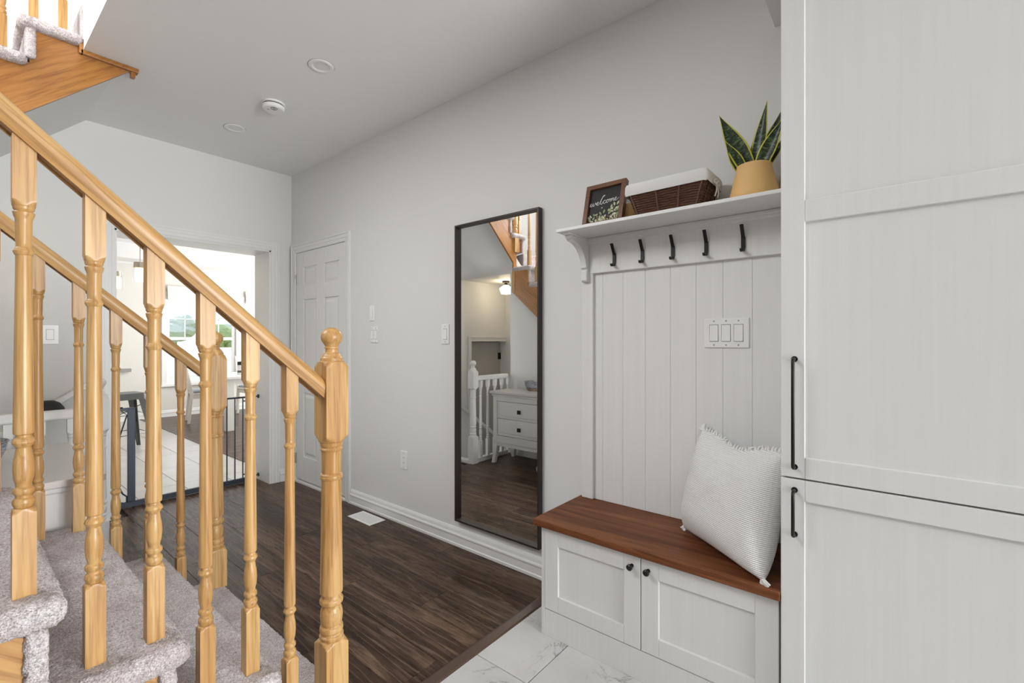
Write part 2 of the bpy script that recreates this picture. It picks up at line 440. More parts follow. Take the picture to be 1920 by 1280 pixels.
def obj(name, mb, mat, parent=None, local=False, smooth=None, bevel=0.0, seg=2, loc=None):
    """local=False: vertices are world coordinates, shifted into the parent's frame"""
    if parent is not None and not local:
        d = wpos(parent); mb.v = [(p[0] - d.x, p[1] - d.y, p[2] - d.z) for p in mb.v]
    me = mb if isinstance(mb, bpy.types.Mesh) else mesh_from(name, mb, smooth, bevel, seg)
    o = bpy.data.objects.new(name, me); COL.objects.link(o)
    if mat is not None and not me.materials: me.materials.append(M[mat] if isinstance(mat, str) else mat)
    if parent is not None: o.parent = parent
    if loc is not None: o.location = loc
    return o

def mobj(name, me, parent=None, loc=(0, 0, 0), rot=(0, 0, 0)):
    o = bpy.data.objects.new(name, me); COL.objects.link(o); o.location = loc; o.rotation_euler = rot
    if parent is not None: o.parent = parent
    return o

def struct(name, mb, mat, parent=None, **kw):
    o = obj(name, mb, mat, parent, **kw)
    if parent is None: tag(o, kind='structure')
    return o

def boxes(*bs):
    m = MB()
    for b in bs: m.box(*b)
    return m

def copy_tree(o, parent=None):
    c = o.copy(); COL.objects.link(c)
    if parent is not None: c.parent = parent
    for ch in list(o.children): copy_tree(ch, c)
    return c

# ------------------------------------------------------------------ key dimensions
XR = 1.99      # right wall face
YF = 4.23      # far wall face (hall side)
YK = 4.53      # far wall face (kitchen side)
ZC = 2.75      # ceiling
DX0, DX1, DZ = 0.748, 1.808, 2.047      # doorway to the kitchen
XL = -1.05     # outer stair wall
YN, YFR = 1.319, 2.285                  # rail lines of the lower flight
RISE, RUN = 0.188, 0.208
KX0, KX1, KY1 = -0.6, 5.0, 9.32         # kitchen
ZU = 3.008     # upper floor

# ================================================================== SETTING
# right wall with closet opening
cy0, cy1, cz1 = 3.323, 4.129, 2.035
struct('wall_right', boxes((XR, -4.2, 0, XR + 0.12, cy0 - 0.01, ZC), (XR, cy1 + 0.01, 0, XR + 0.12, YF, ZC), (XR, cy0 - 0.01, cz1 + 0.01, XR + 0.12, cy1 + 0.01, ZC),
                           (XR + 0.06, cy0 - 0.01, 0, XR + 0.12, cy1 + 0.01, cz1 + 0.01)), 'wall')
# far wall (doorway to kitchen; lower door beside the basement landing)
lx0, lx1, lz0, lz1 = -1.06, -0.36, -0.78, 1.25
struct('wall_far', boxes((DX1, YF, 0, XR + 0.12, YK, ZC), (DX0, YF, DZ, DX1, YK, ZC), (lx1, YF, -0.8, DX0, YK, ZC),
                         (lx0, YF, lz1, lx1, YK, ZC), (-1.25, YF, -0.8, lx0, YK, ZC), (lx0, YF + 0.16, -0.8, lx1, YK, lz1),
                         (-1.25, YF, ZC, XR + 0.12, YK, 5.4)), 'wall')
struct('wall_left', boxes((XL - 0.12, 1.25, -0.8, XL, YF, 5.4), (XL - 0.12, -1.4, ZC, XL, 1.25, 5.4)), 'wall')
struct('wall_living', boxes((-3.72, -4.2, 0, -3.6, 1.25, ZC), (-3.6, 1.25, 0, XL - 0.12, 1.37, ZC)), 'wall_living')
struct('wall_living_front', boxes((-3.6, -4.32, 0, -0.6, -4.2, ZC)), 'wall_living')
struct('wall_front', boxes((-0.6, -4.32, 0, 0.35, -4.2, ZC), (1.95, -4.32, 0, XR + 0.12, -4.2, ZC), (0.35, -4.32, 2.5, 1.95, -4.2, ZC), (0.35, -4.32, 0, 1.95, -4.2, 0.2)), 'wall')
struct('window_1', boxes((0.35, -4.30, 0.2, 0.41, -4.22, 2.5), (1.89, -4.30, 0.2, 1.95, -4.22, 2.5), (0.41, -4.30, 2.44, 1.89, -4.22, 2.5), (0.41, -4.30, 0.2, 1.89, -4.22, 0.26), (1.11, -4.3, 0.26, 1.19, -4.22, 2.44)), 'pvc')
# ceiling with the stairwell opening (x < .446, y 1.27..) and upper slab edge
struct('ceiling', boxes((0.446, -4.2, ZC, XR + 0.12, YF, ZU - 0.02), (-3.6, -4.2, ZC, 0.446, 1.24, ZU - 0.02)), 'ceiling')
struct('ceiling_entry', boxes((1.56, -1.4, 2.44, XR, 0.345, ZC - 0.001)), 'ceiling')
# upstairs shell
struct('wall_upper', boxes((2.2, -1.4, ZU, 2.3, YF, 5.4), (XL - 0.12, -1.5, ZU, 2.3, -1.4, 5.4)), 'wall')
struct('ceiling_upper', boxes((XL - 0.12, -1.5, 5.4, 2.3, YK, 5.5)), 'ceiling')
struct('floor_upper', boxes((0.446, -1.4, ZU - 0.02, 2.2, YF, ZU)), 'carpet')

# stair shell: sloped soffit under the upper flight, flat soffit over the landing, walls beneath the flights
so = MB(); so.prism([(0.63, ZC + 0.03), (0.63, ZC + 0.06), (-0.17, 2.11), (-1.05, 2.11), (-1.05, 2.03), (-0.16, 2.03)], 'y', 3.256, YF)
struct('ceiling_stairwell', so, 'wall')
ws = MB()
ws.prism([(2.345, 0), (3.245, 0), (3.245, 1.78), (3.20, 1.78), (2.345, 1.02)], 'x', -0.06, -0.015)
ws.box(-1.05, 3.245, -0.8, -0.015, 3.285, 2.04)
struct('wall_stair', ws, 'wall')
lw = MB()
lw.prism([(0.70, 0), (0.70, 0.02), (-0.05, 0.66), (-0.05, 0)], 'y', 1.285, 1.30)
lw.prism([(0.70, 0), (0.70, 0.02), (-0.05, 0.66), (-0.05, 0)], 'y', 2.30, 2.315)
lw.box(-1.05, 1.285, 0, -0.05, 1.30, 0.80); lw.box(-0.05, 2.30, 0, -0.015, 2.345, 0.9)
struct('wall_under_stair', lw, 'wall')

# ------------------------------------------------------------------ floors
def plank_mesh(name, w, l, h=0.012, ch=0.0016):
    m = MB(); x, y = w / 2, l / 2
    vs = [(-x, -y, -h), (x, -y, -h), (x, y, -h), (-x, y, -h), (-x, -y, -ch), (x, -y, -ch), (x, y, -ch), (-x, y, -ch),
          (-x + ch, -y + ch, 0), (x - ch, -y + ch, 0), (x - ch, y - ch, 0), (-x + ch, y - ch, 0)]
    fs = [(0, 1, 5, 4), (1, 2, 6, 5), (2, 3, 7, 6), (3, 0, 4, 7), (4, 5, 9, 8), (5, 6, 10, 9), (6, 7, 11, 10), (7, 4, 8, 11), (8, 9, 10, 11)]
    m.add(vs, fs); return mesh_from(name, m)

_pm = {}
def piece(name, w, l, mat, parent, x, y, z=0.0, h=0.012, ch=0.0016):
    key = (name, round(w, 4), round(l, 4), mat)
    if key not in _pm:
        me = plank_mesh(name, w, l, h, ch); me.materials.append(M[mat]); _pm[key] = me
    return mobj(name, _pm[key], parent, (x, y, z))

WELL = (-1.05, 0.53, 3.345, YF)    # basement stair opening
floor = struct('floor', boxes((XL, 1.31, -0.10, 0.53, WELL[2], -0.012), (0.53, 1.31, -0.10, XR, YK, -0.012)), 'sub')
PW, PL = 0.195, 1.22
xs0 = 1.221 - PW * 12
k = 0
x = xs0
while x < XR - 0.005:
    x1 = min(x + PW, XR)
    if x1 > -0.05:
        xa = max(x, XL)
        off = (k * 0.437) % PL
        y = 1.31 - off
        while y < YF + 0.25:
            a, b = max(y, 1.31), min(y + PL, YK - 0.03)
            # planks stop at the stairwell edge and at the wall beside the doorway
            if xa < WELL[1] - 0.01: b = min(b, WELL[2])
            elif not (DX0 - 0.02 <= xa and x1 <= DX1 + 0.02): b = min(b, YF)
            if b - a > 0.03 and not (x1 < 0.60 and b < 2.20):
                piece('plank', x1 - xa - 0.0006, round(b - a - 0.0006, 4), 'plankY', floor, (xa + x1) / 2, (a + b) / 2)
            y += PL
    x += PW; k += 1

ff = struct('floor_foyer', boxes((-0.9, -0.98, -0.10, XR, 1.31, -0.004)), 'grout')
struct('floor_living', boxes((-3.6, -4.2, -0.10, -0.9, 1.31, -0.001), (-0.9, -4.2, -0.10, XR, -0.98, -0.001)), 'plankY')  # unseen floor, kept dark so less light bounces onto the cabinet
TS = 0.335
gx = [1.345 + TS * i for i in range(-8, 3)]; gy = [1.034 - TS * i for i in range(-1, 8)]
for i in range(len(gx) - 1):
    for j in range(len(gy) - 1):
        a, b = max(gx[i], XL), min(gx[i + 1], XR); c, d = max(gy[j + 1], -0.98), min(gy[j], 1.29)
        if b - a > 0.02 and d - c > 0.02 and b > 0.2:
            piece('tile', b - a - 0.003, round(d - c - 0.003, 4), 'marble', ff, (a + b) / 2, (c + d) / 2, 0, 0.01, 0.0012)
st = MB(); st.prism([(1.283, -0.004), (1.283, 0.001), (1.290, 0.006), (1.326, 0.007), (1.337, 0.001), (1.337, -0.004)], 'x', 0.80, XR - 0.018)
struct('trim_1', st, 'strip')

kf = struct('floor_kitchen', boxes((KX0, YK - 0.03, -0.10, KX1, KY1, -0.008)), 'grout')
KT = 0.335
for i in range(0, 6):
    xa = 0.25 + 1.97 - 0.25 - KT * (i + 1); xb = xa + KT
    for j in range(0, 15):
        ya = YK - 0.02 + KT * j; yb = min(ya + KT, KY1)
        if yb - ya > 0.02: piece('tile', KT - 0.004, round(yb - ya - 0.004, 4), 'ktile', kf, (xa + xb) / 2, (ya + yb) / 2, 0, 0.01, 0.0012)
y = YK; k = 0
while y < KY1 - 0.01:
    yb = min(y + PW, KY1); x = 1.972 - (0 if k % 1 == 0 else 0)
    first = 0.45 + 0.38 * ((k * 7) % 3)
    while x < 4.9:
        xb = min(x + (first if x < 1.98 else PL), KX1)
        piece('plank', round(xb - x - 0.0006, 4), round(yb - y - 0.0006, 4), 'plankX', kf, (x + xb) / 2, (y + yb) / 2); x = xb
    y += PW; k += 1
th = MB(); th.box(1.955, YK, 0.0, 1.985, KY1, 0.006)
obj('transition_strip', th, 'strip', kf)

# ------------------------------------------------------------------ baseboards
BB = [(0, 0), (0.016, 0), (0.016, 0.014), (0.012, 0.019), (0.012, 0.058), (0.017, 0.064), (0.017, 0.072), (0.012, 0.080), (0.0095, 0.097), (0.004, 0.110), (0, 0.110)]
def bb_x(mb, face, sgn, y0, y1): mb.prism([(face + sgn * t, z) for t, z in BB], 'y', y0, y1)
def bb_y(mb, face, sgn, x0, x1): mb.prism([(face + sgn * t, z) for t, z in BB], 'x', x0, x1)
m = MB(); bb_x(m, XR, -1, 1.20, 3.245); struct('baseboard_right', m, 'trim')
m = MB(); bb_y(m, YF, -1, DX1 + 0.075, 1.975); bb_y(m, YF, -1, 0.56, DX0 - 0.075)
for mm in (m,): struct('baseboard_far', mm, 'trim')
m = MB(); bb_y(m, KY1, -1, KX0, KX1); struct('baseboard_kitchen', m, 'trim')

# ------------------------------------------------------------------ casings
def casing_legs(face, axis, sgn, a0, a1, ztop, w=0.07, name='trim_2', z0=0.0, mat='trim'):
    """casing round an opening a0..a1 on a wall face; axis: wall runs along this axis"""
    def strip_(mb, u0, u1, z0, z1, t0, t1):
        if axis == 'x': mb.box(u0, face + sgn * t0, z0, u1, face + sgn * t1, z1)
        else: mb.box(face + sgn * t0, u0, z0, face + sgn * t1, u1, z1)
    mb = MB()
    for (d0, d1, t) in ((0, w - 0.002, 0.010), (0.006, 0.018, 0.013), (0.030, w - 0.001, 0.014), (w - 0.016, w, 0.020)):
        strip_(mb, a0 - d1, a0 - d0, z0, ztop + d1, 0, t)
        strip_(mb, a1 + d0, a1 + d1, z0, ztop + d1, 0, t)
        strip_(mb, a0 - d0, a1 + d0, ztop + d0, ztop + d1, 0, t)
    return mb
struct('trim_2', casing_legs(YF, 'x', -1, DX0, DX1, DZ), 'trim', bevel=0.0015, seg=1)
struct('trim_3', casing_legs(XR, 'y', -1, cy0 - 0.0015, cy1 + 0.0015, cz1 + 0.002, 0.074), 'trim', bevel=0.0015, seg=1)
struct('trim_4', casing_legs(YF, 'x', -1, lx0, lx1, lz1, 0.065, z0=lz0), 'trim', bevel=0.0015, seg=1)
jm = boxes((DX0 - 0.001, YF - 0.002, 0, DX0 + 0.012, YK + 0.002, DZ), (DX1 - 0.012, YF - 0.002, 0, DX1 + 0.001, YK + 0.002, DZ), (DX0, YF - 0.002, DZ - 0.012, DX1, YK + 0.002, DZ + 0.001))
struct('trim_5', jm, 'trim')
# white sill under the closet door
struct('trim_6', boxes((XR - 0.02, cy0 - 0.004, 0, XR + 0.06, cy1 + 0.004, 0.022)), 'trim', bevel=0.004)

# ------------------------------------------------------------------ closet door (six raised panels)
fx = XR - 0.0045
dz0 = 0.032
d1 = struct('door_1', boxes((fx + 0.009, cy0 + 0.003, dz0, fx + 0.040, cy1 - 0.003, cz1)), 'door')
rows = [(0.24, 0.80), (0.95, 1.615), (1.73, 1.90)]
cols = [(3.417, 3.648), (3.77, 3.995)]
fr = MB()
ys = [cy0 + 0.003, cols[0][0], cols[0][1], cols[1][0], cols[1][1], cy1 - 0.003]
for a, b in ((0, 1), (2, 3), (4, 5)): fr.box(fx, ys[a], dz0, fx + 0.010, ys[b], cz1)
zz = [dz0, rows[0][0], rows[0][1], rows[1][0], rows[1][1], rows[2][0], rows[2][1], cz1]
for c0, c1 in cols:
    for a, b in ((0, 1), (2, 3), (4, 5), (6, 7)): fr.box(fx, c0, zz[a], fx + 0.010, c1, zz[b])
obj('door_frame', fr, 'door', d1, bevel=0.0025)
for c0, c1 in cols:
    for r0, r1 in rows:
        p = MB(); i0 = 0.018; i1 = 0.042
        vs = [(fx + 0.0095, c0 + i0, r0 + i0), (fx + 0.0095, c1 - i0, r0 + i0), (fx + 0.0095, c1 - i0, r1 - i0), (fx + 0.0095, c0 + i0, r1 - i0),
              (fx + 0.0015, c0 + i1, r0 + i1), (fx + 0.0015, c1 - i1, r0 + i1), (fx + 0.0015, c1 - i1, r1 - i1), (fx + 0.0015, c0 + i1, r1 - i1)]
        p.add(vs, [(0, 1, 5, 4), (1, 2, 6, 5), (2, 3, 7, 6), (3, 0, 4, 7), (4, 5, 6, 7)])
        obj('panel', p, 'door', d1)
for hz in (0.21, 1.05, 1.80):
    h = MB(); h.box(fx - 0.006, cy1 - 0.006, hz - 0.045, fx + 0.004, cy1 + 0.006, hz + 0.045)
    h.tube([(fx - 0.008, cy1, hz - 0.047), (fx - 0.008, cy1, hz + 0.047)], 0.0055, 10)
    obj('hinge', h, 'steel', d1)
kb = MB(); kb.tube([(fx, cy0 + 0.07, 0.96), (fx - 0.006, cy0 + 0.07, 0.96)], 0.028, 20); kb.tube([(fx, cy0 + 0.07, 0.96), (fx - 0.04, cy0 + 0.07, 0.96)], 0.010, 12)
kb.sphere((fx - 0.05, cy0 + 0.07, 0.96), 0.026, 18); obj('door_knob', kb, 'steel', d1, smooth=40)

# lower door beside the landing (arched panel)
d2 = struct('door_2', boxes((lx0 + 0.01, YF + 0.11, lz0, lx1 - 0.01, YF + 0.15, lz1 - 0.01)), 'doorlow')
def arch_panel(x0, x1, z0, z1, rise, y):
    pts = [(x0, z0), (x1, z0), (x1, z1)]
    for i in range(1, 12):
        t = i / 12; xx = x1 + (x0 - x1) * t; pts.append((xx, z1 + rise * math.sin(PI * t)))
    pts.append((x0, z1)); return pts
p = MB(); p.prism(arch_panel(lx0 + 0.12, lx1 - 0.12, 0.12, 0.90, 0.10, 0), 'y', YF + 0.102, YF + 0.111); obj('panel', p, 'doorlow', d2, bevel=0.006)
p = MB(); p.prism([(lx0 + 0.12, -0.60), (lx1 - 0.12, -0.60), (lx1 - 0.12, -0.02), (lx0 + 0.12, -0.02)], 'y', YF + 0.102, YF + 0.111); obj('panel', p, 'doorlow', d2, bevel=0.006)
h = MB(); h.box(lx0 + 0.002, YF + 0.095, 1.0, lx0 + 0.05, YF + 0.112, 1.09); obj('hinge', h, 'black', d2)

# basement landing, steps and wall handrail
bs = thing('basement_stairs', 'short flight of white steps going down behind the white spindle guard', 'stairs', (0.53, 3.8, -0.8))
for i in range(4):
    z = -0.195 * (i + 1); x1 = 0.53 - 0.205 * i
    obj('tread', boxes((x1 - 0.225, 3.35, z - 0.03, x1, YF - 0.005, z)), 'trim', bs, bevel=0.006)
    obj('riser', boxes((x1 - 0.008, 3.35, z, x1 + 0.012, YF - 0.005, z + 0.165 if i else -0.002)), 'trim', bs)
struct('floor_landing', boxes((XL, 3.285, -0.90, 0.53, YF, -0.79)), 'plankY')
hr = thing('wall_handrail', 'white sloping handrail fixed to the wall above the basement steps', 'handrail', (0.55, YF - 0.03, 0.93))
p = MB(); z_ = lambda x: 0.955 - 0.70 * (0.60 - x)
p.prism([(0.60, z_(0.60) + 0.022), (0.60, z_(0.60) - 0.022), (-0.9, z_(-0.9) - 0.022), (-0.9, z_(-0.9) + 0.022)], 'y', YF - 0.055, YF - 0.012)
obj('rail', p, 'trim', hr, bevel=0.008)
for xb in (0.45, -0.3):
    obj('bracket', boxes((xb - 0.012, YF - 0.03, z_(xb) - 0.05, xb + 0.012, YF, z_(xb) - 0.015)), 'trim', hr)
cp = MB(); cp.lathe([(0.0005, 0.085), (0.03, 0.082), (0.058, 0.066), (0.078, 0.035), (0.085, 0.0), (0.082, 0.0), (0.06, 0.05), (0.0005, 0.07)], 24, cap=False)
cp.prism([(-0.05, 0.0), (0.05, 0.0), (0.045, 0.004), (-0.045, 0.004)], 'y', -0.15, -0.06)
o = obj('knit_cap', cp, 'hole', None, smooth=40, loc=(0.405, YF - 0.09, 0.792)); tag(o, 'dark rounded cap resting on the white sloping handrail', 'cap')

# ================================================================== OAK STAIRCASE
SX = lambda k: 0.775 - RUN * (k - 1)       # nosing x of tread k (lower flight)
stair = thing('staircase', 'oak staircase with turned balusters and grey carpeted treads', 'staircase', (0.2, 1.8, 0))

def rounded_box(x0, y0, z0, x1, y1, z1, r, step, amp):
    """dense box with rounded edges and a fuzzy pile surface"""
    def axis(a, b):
        n = max(2, int(round((b - a) / step))); return np.linspace(a, b, n + 1)
    X, Y, Z = axis(x0, x1), axis(y0, y1), axis(z0, z1)
    idx = {}; vs = []; fs = []
    def vid(i, j, k):
        q = (i, j, k)
        if q not in idx: idx[q] = len(vs); vs.append((X[i], Y[j], Z[k]))
        return idx[q]
    nx, ny, nz = len(X) - 1, len(Y) - 1, len(Z) - 1
    for i in range(nx):
        for j in range(ny):
            fs.append((vid(i, j, nz), vid(i + 1, j, nz), vid(i + 1, j + 1, nz), vid(i, j + 1, nz)))
            fs.append((vid(i, j, 0), vid(i, j + 1, 0), vid(i + 1, j + 1, 0), vid(i + 1, j, 0)))
    for i in range(nx):
        for k in range(nz):
            fs.append((vid(i, 0, k), vid(i + 1, 0, k), vid(i + 1, 0, k + 1), vid(i, 0, k + 1)))
            fs.append((vid(i, ny, k), vid(i, ny, k + 1), vid(i + 1, ny, k + 1), vid(i + 1, ny, k)))
    for j in range(ny):
        for k in range(nz):
            fs.append((vid(0, j, k), vid(0, j, k + 1), vid(0, j + 1, k + 1), vid(0, j + 1, k)))
            fs.append((vid(nx, j, k), vid(nx, j + 1, k), vid(nx, j + 1, k + 1), vid(nx, j, k + 1)))
    P = np.array(vs)
    rr = np.minimum(r, np.array([x1 - x0, y1 - y0, z1 - z0]) / 2 - 1e-4)
    lo = np.array([x0, y0, z0]) + rr; hi = np.array([x1, y1, z1]) - rr
    C = np.clip(P, lo, hi); D = P - C
    L = np.linalg.norm(D / rr, axis=1, keepdims=True); L[L < 1e-6] = 1
    N = D / rr / L
    Q = C + N * rr
    nl = np.linalg.norm(N, axis=1, keepdims=True); nl[nl < 1e-6] = 1
    Q = Q + N / nl * (np.random.rand(len(Q), 1) * amp - amp * 0.3)
    if amp: Q = Q + (np.random.rand(*Q.shape) - 0.5) * amp * 0.7
    m = MB(); m.v = [tuple(p) for p in Q]; m.f = fs; return m

NT_ = 0.055
def carpet_part(name, b, r, fine):
    step, amp = (0.0065, 0.0042) if fine else (0.02, 0.003)
    return obj(name, rounded_box(*b, r, step, amp), 'carpet', stair, smooth=180)

YE0, YE1 = 1.243, 2.361        # carpeted tread ends
YS0, YS1 = 1.275, 2.329        # oak stringer faces
for k in range(1, 6):
    z = RISE * k; xn = SX(k)
    back = SX(k + 1) - 0.03 if k < 5 else -0.20
    fine = k <= 4
    carpet_part('carpeted_tread', (back - 0.01, YE0, z - NT_, xn, YE1, z), 0.026, fine)
    zb = RISE * (k - 1)
    carpet_part('carpeted_riser', (xn - 0.058, YS0 - 0.014, zb - 0.01 if k > 1 else 0.0, xn - 0.026, YS1 + 0.014, z - NT_ + 0.02), 0.010, fine)
# closed oak stringers of the lower flight
def stringer_low(y0, y1):
    pts = [(SX(1) - 0.04, 0.0), (SX(1) - 0.04, RISE - 0.03)]
    for k in range(2, 6):
        pts += [(SX(k) - 0.04, RISE * (k - 1) - 0.03), (SX(k) - 0.04, RISE * k - 0.03)]
    pts += [(-0.2, RISE * 5 - 0.03), (-0.2, RISE * 5 - 0.36), (0.42, 0.0)]
    m = MB(); m.prism(pts, 'y', y0, y1); return m
obj('stringer', stringer_low(YS0, YS0 + 0.025), 'oak_board_low', stair)
obj('stringer', stringer_low(YS1 - 0.025, YS1), 'oak_board_low', stair)

# winder corner (front), middle flight, winder corner (back), upper flight
def wedge(name, pts, z, th, mat='carpet'):
    m = MB(); m.prism(pts, 'z', z - th, z); return obj(name, m, mat, stair, bevel=0.015, seg=3)
cA = (-0.16, 2.32)
wedge('carpeted_winder', [cA, (-0.16, 1.30), (-1.04, 1.30), (-1.04, 1.62)], RISE * 6, 0.19)
wedge('carpeted_winder', [cA, (-1.04, 1.60), (-1.04, 2.32)], RISE * 7, 0.19)
MY = lambda k: 2.36 + RUN * (k - 8)       # nosing y of middle-flight treads 8..11
for k in range(8, 12):
    z = RISE * k; y0 = MY(k); y1 = MY(k + 1) + 0.02 if k < 11 else 3.24
    carpet_part('carpeted_tread', (-1.04, y0, z - NT_, 0.02, y1 + 0.01, z), 0.026, False)
    carpet_part('carpeted_riser', (-1.04, y0 + 0.026, z - RISE - 0.005, 0.0, y0 + 0.058, z - NT_ + 0.02), 0.010, False)
pts = [(MY(8) + 0.03, RISE * 7)]
for k in range(8, 12): pts += [(MY(k) + 0.04, RISE * (k - 1) - 0.02 if k > 8 else RISE * 7), (MY(k) + 0.04, RISE * k - 0.03)]
pts += [(3.235, RISE * 11 - 0.03), (3.235, 1.79), (2.345, 1.03)]
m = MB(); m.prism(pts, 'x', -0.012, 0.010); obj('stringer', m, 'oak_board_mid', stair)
m = MB(); m.box(-0.02, 3.205, 1.79, 0.016, 3.24, RISE * 11 - 0.05); obj('stringer_trim', m, 'oak', stair)
cB = (-0.20, 3.25)
wedge('carpeted_winder', [(-1.04, 3.25), (-1.04, YF - 0.01), (-0.62, YF - 0.01), cB], RISE * 12, 0.19)
wedge('carpeted_winder', [cB, (-0.64, YF - 0.01), (-0.20, YF - 0.01)], RISE * 13 - 0.02, 0.17)
UX = lambda k: 0.215 - RUN * (15 - k)     # nosing x of upper treads
YU = 3.235                                # oak face of the upper flight
for k in (13, 14, 15):
    z = RISE * k; x0 = UX(k); x1 = UX(k + 1) + 0.03 if k < 15 else 0.446
    carpet_part('carpeted_tread', (x0, YU - 0.034, z - NT_, x1, YF - 0.006, z), 0.026, True)
    carpet_part('carpeted_riser', (x0 + 0.026, YU - 0.016, z - RISE - 0.01, x0 + 0.060, YF - 0.006, z - NT_ + 0.02), 0.011, True)
carpet_part('carpeted_riser', (0.44, YU - 0.004, RISE * 15 - 0.01, 0.452, YF - 0.006, ZU - 0.02), 0.005, False)
# upper stringer: stepped top, sloped bottom, carried along the ceiling edge
zb = lambda x: 2.735 - 0.945 * (0.640 - x)
pts = [(0.640, 2.740), (0.640, zb(0.640)), (-0.01, zb(-0.01)), (-0.01, 1.99), (-0.06, 1.99), (-0.06, RISE * 12),
       (UX(13) + 0.04, RISE * 12), (UX(13) + 0.04, RISE * 13 - 0.03), (UX(14) + 0.04, RISE * 13 - 0.03), (UX(14) + 0.04, RISE * 14 - 0.03),
       (UX(15) + 0.04, RISE * 14 - 0.03), (UX(15) + 0.04, RISE * 15 - 0.03), (0.446, RISE * 15 - 0.03), (0.446, 2.740)]
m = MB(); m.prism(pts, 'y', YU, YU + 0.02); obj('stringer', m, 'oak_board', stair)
m = MB(); m.box(0.436, YU - 0.022, 2.728, 0.672, YU + 0.02, 2.749); m.box(0.640, YU - 0.010, 2.700, 0.660, YU + 0.02, 2.730)
m.box(0.430, YU - 0.022, 2.728, 0.446, YU, 2.80)
obj('stringer_trim', m, 'oak_board', stair, bevel=0.002)

# turned balusters -------------------------------------------------
def smooth_prof(pts, n=5):
    out = []
    for i in range(len(pts) - 1):
        (r0, z0), (r1, z1) = pts[i], pts[i + 1]
        for j in range(n):
            t = j / n; out.append((r0 + (r1 - r0) * (t * t * (3 - 2 * t)), z0 + (z1 - z0) * t))
    out.append(pts[-1]); return out

def baluster_profile(extra, total, h=0.0167):
    s = h / 0.0167
    lower = [(0.03, 0.0), (0.03, 0.168)] + smooth_prof([(0.0236, 0.168), (0.0165, 0.1765), (0.0128, 0.178), (0.0145, 0.181), (0.0165, 0.187), (0.0160, 0.193), (0.0122, 0.198),
            (0.0122, 0.201), (0.0157, 0.207), (0.0158, 0.213), (0.0115, 0.219), (0.0118, 0.223), (0.0146, 0.236), (0.0156, 0.252), (0.0150, 0.268),
            (0.0120, 0.287), (0.0110, 0.295), (0.0135, 0.299), (0.0168, 0.305), (0.0155, 0.310), (0.0118, 0.315), (0.0112, 0.319)], 3)
    z0 = 0.660 + extra
    shaft = [(0.0148, 0.3215), (0.0152, 0.328)] + [(0.0152 - 0.0034 * t, 0.328 + (z0 - 0.328) * t) for t in (0.25, 0.5, 0.75, 1.0)]
    up = smooth_prof([(0.0118, z0), (0.0118, z0 + 0.010), (0.0135, z0 + 0.012), (0.0155, z0 + 0.018), (0.0128, z0 + 0.024), (0.0114, z0 + 0.026), (0.0120, z0 + 0.050),
            (0.0124, z0 + 0.080), (0.0152, z0 + 0.090), (0.0160, z0 + 0.094), (0.0130, z0 + 0.097), (0.0152, z0 + 0.100), (0.0158, z0 + 0.105), (0.0172, z0 + 0.1075), (0.0236, z0 + 0.117)], 3)
    prof = lower + shaft + up + [(0.03, z0 + 0.118), (0.03, total)]
    return [(r * s if r < 0.029 else 0.03 * s * 1.2, z) for r, z in prof]
def baluster_mesh(name, extra, total, h=0.0167, slope=0.0, mat='oak'):
    mb = MB(); mb.turned(h, baluster_profile(extra, total, h))
    if slope:                                # bevel the top to sit under the rail
        mb.v = [(x, y, z - slope * x) if z > total - 1e-5 else (x, y, z) for x, y, z in mb.v]
    me = mesh_from(name, mb, smooth=32); me.materials.append(M[mat]); return me
SL = RISE / RUN
rail_z = lambda x: 1.45 + 0.905 * (0.306 - x)     # underside of the lower rails
short_me = baluster_mesh('baluster', 0.0, 0.895, slope=SL)
long_me = baluster_mesh('baluster', 0.094, 0.989, slope=SL)
for yr, y in ((0, YN), (1, YFR)):
    for k in range(1, 6):
        z = RISE * k - 0.004
        for xi, me in ((SX(k) - 0.055, short_me), (SX(k) - 0.055 - RUN / 2, long_me)):
            if k == 1 and me is short_me: continue
            o = mobj('baluster', me, stair, Vector((xi, y, z)) - Vector(stair.location))
# upper flight and upper hall balusters
for k in (13, 14, 15):
    for xi, me in ((UX(k) + 0.055, short_me), (UX(k) + 0.055 + RUN / 2, long_me)):
        if k == 15 and me is long_me: pass
        mobj('baluster', me, stair, Vector((xi, YU + 0.035, RISE * k - 0.004)) - Vector(stair.location), (0, 0, PI))
for k in (8, 9, 10, 11):
    for yi, me in ((MY(k) + 0.055, short_me), (MY(k) + 0.055 + RUN / 2, long_me)):
        if k == 11 and me is long_me: continue
        mobj('baluster', me, stair, Vector((-0.035, yi, RISE * k - 0.004)) - Vector(stair.location), (0, 0, -PI / 2))
flat_me = baluster_mesh('baluster', 0.06, 0.93)
for i in range(14):
    mobj('baluster', flat_me, stair, Vector((0.49, 1.40 + 0.125 * i, ZU - 0.003)) - Vector(stair.location))
m = MB(); m.box(0.455, 1.27, ZU + 0.925, 0.525, 3.20, ZU + 0.975); obj('handrail', m, 'oak_rail', stair, bevel=0.016, seg=3)

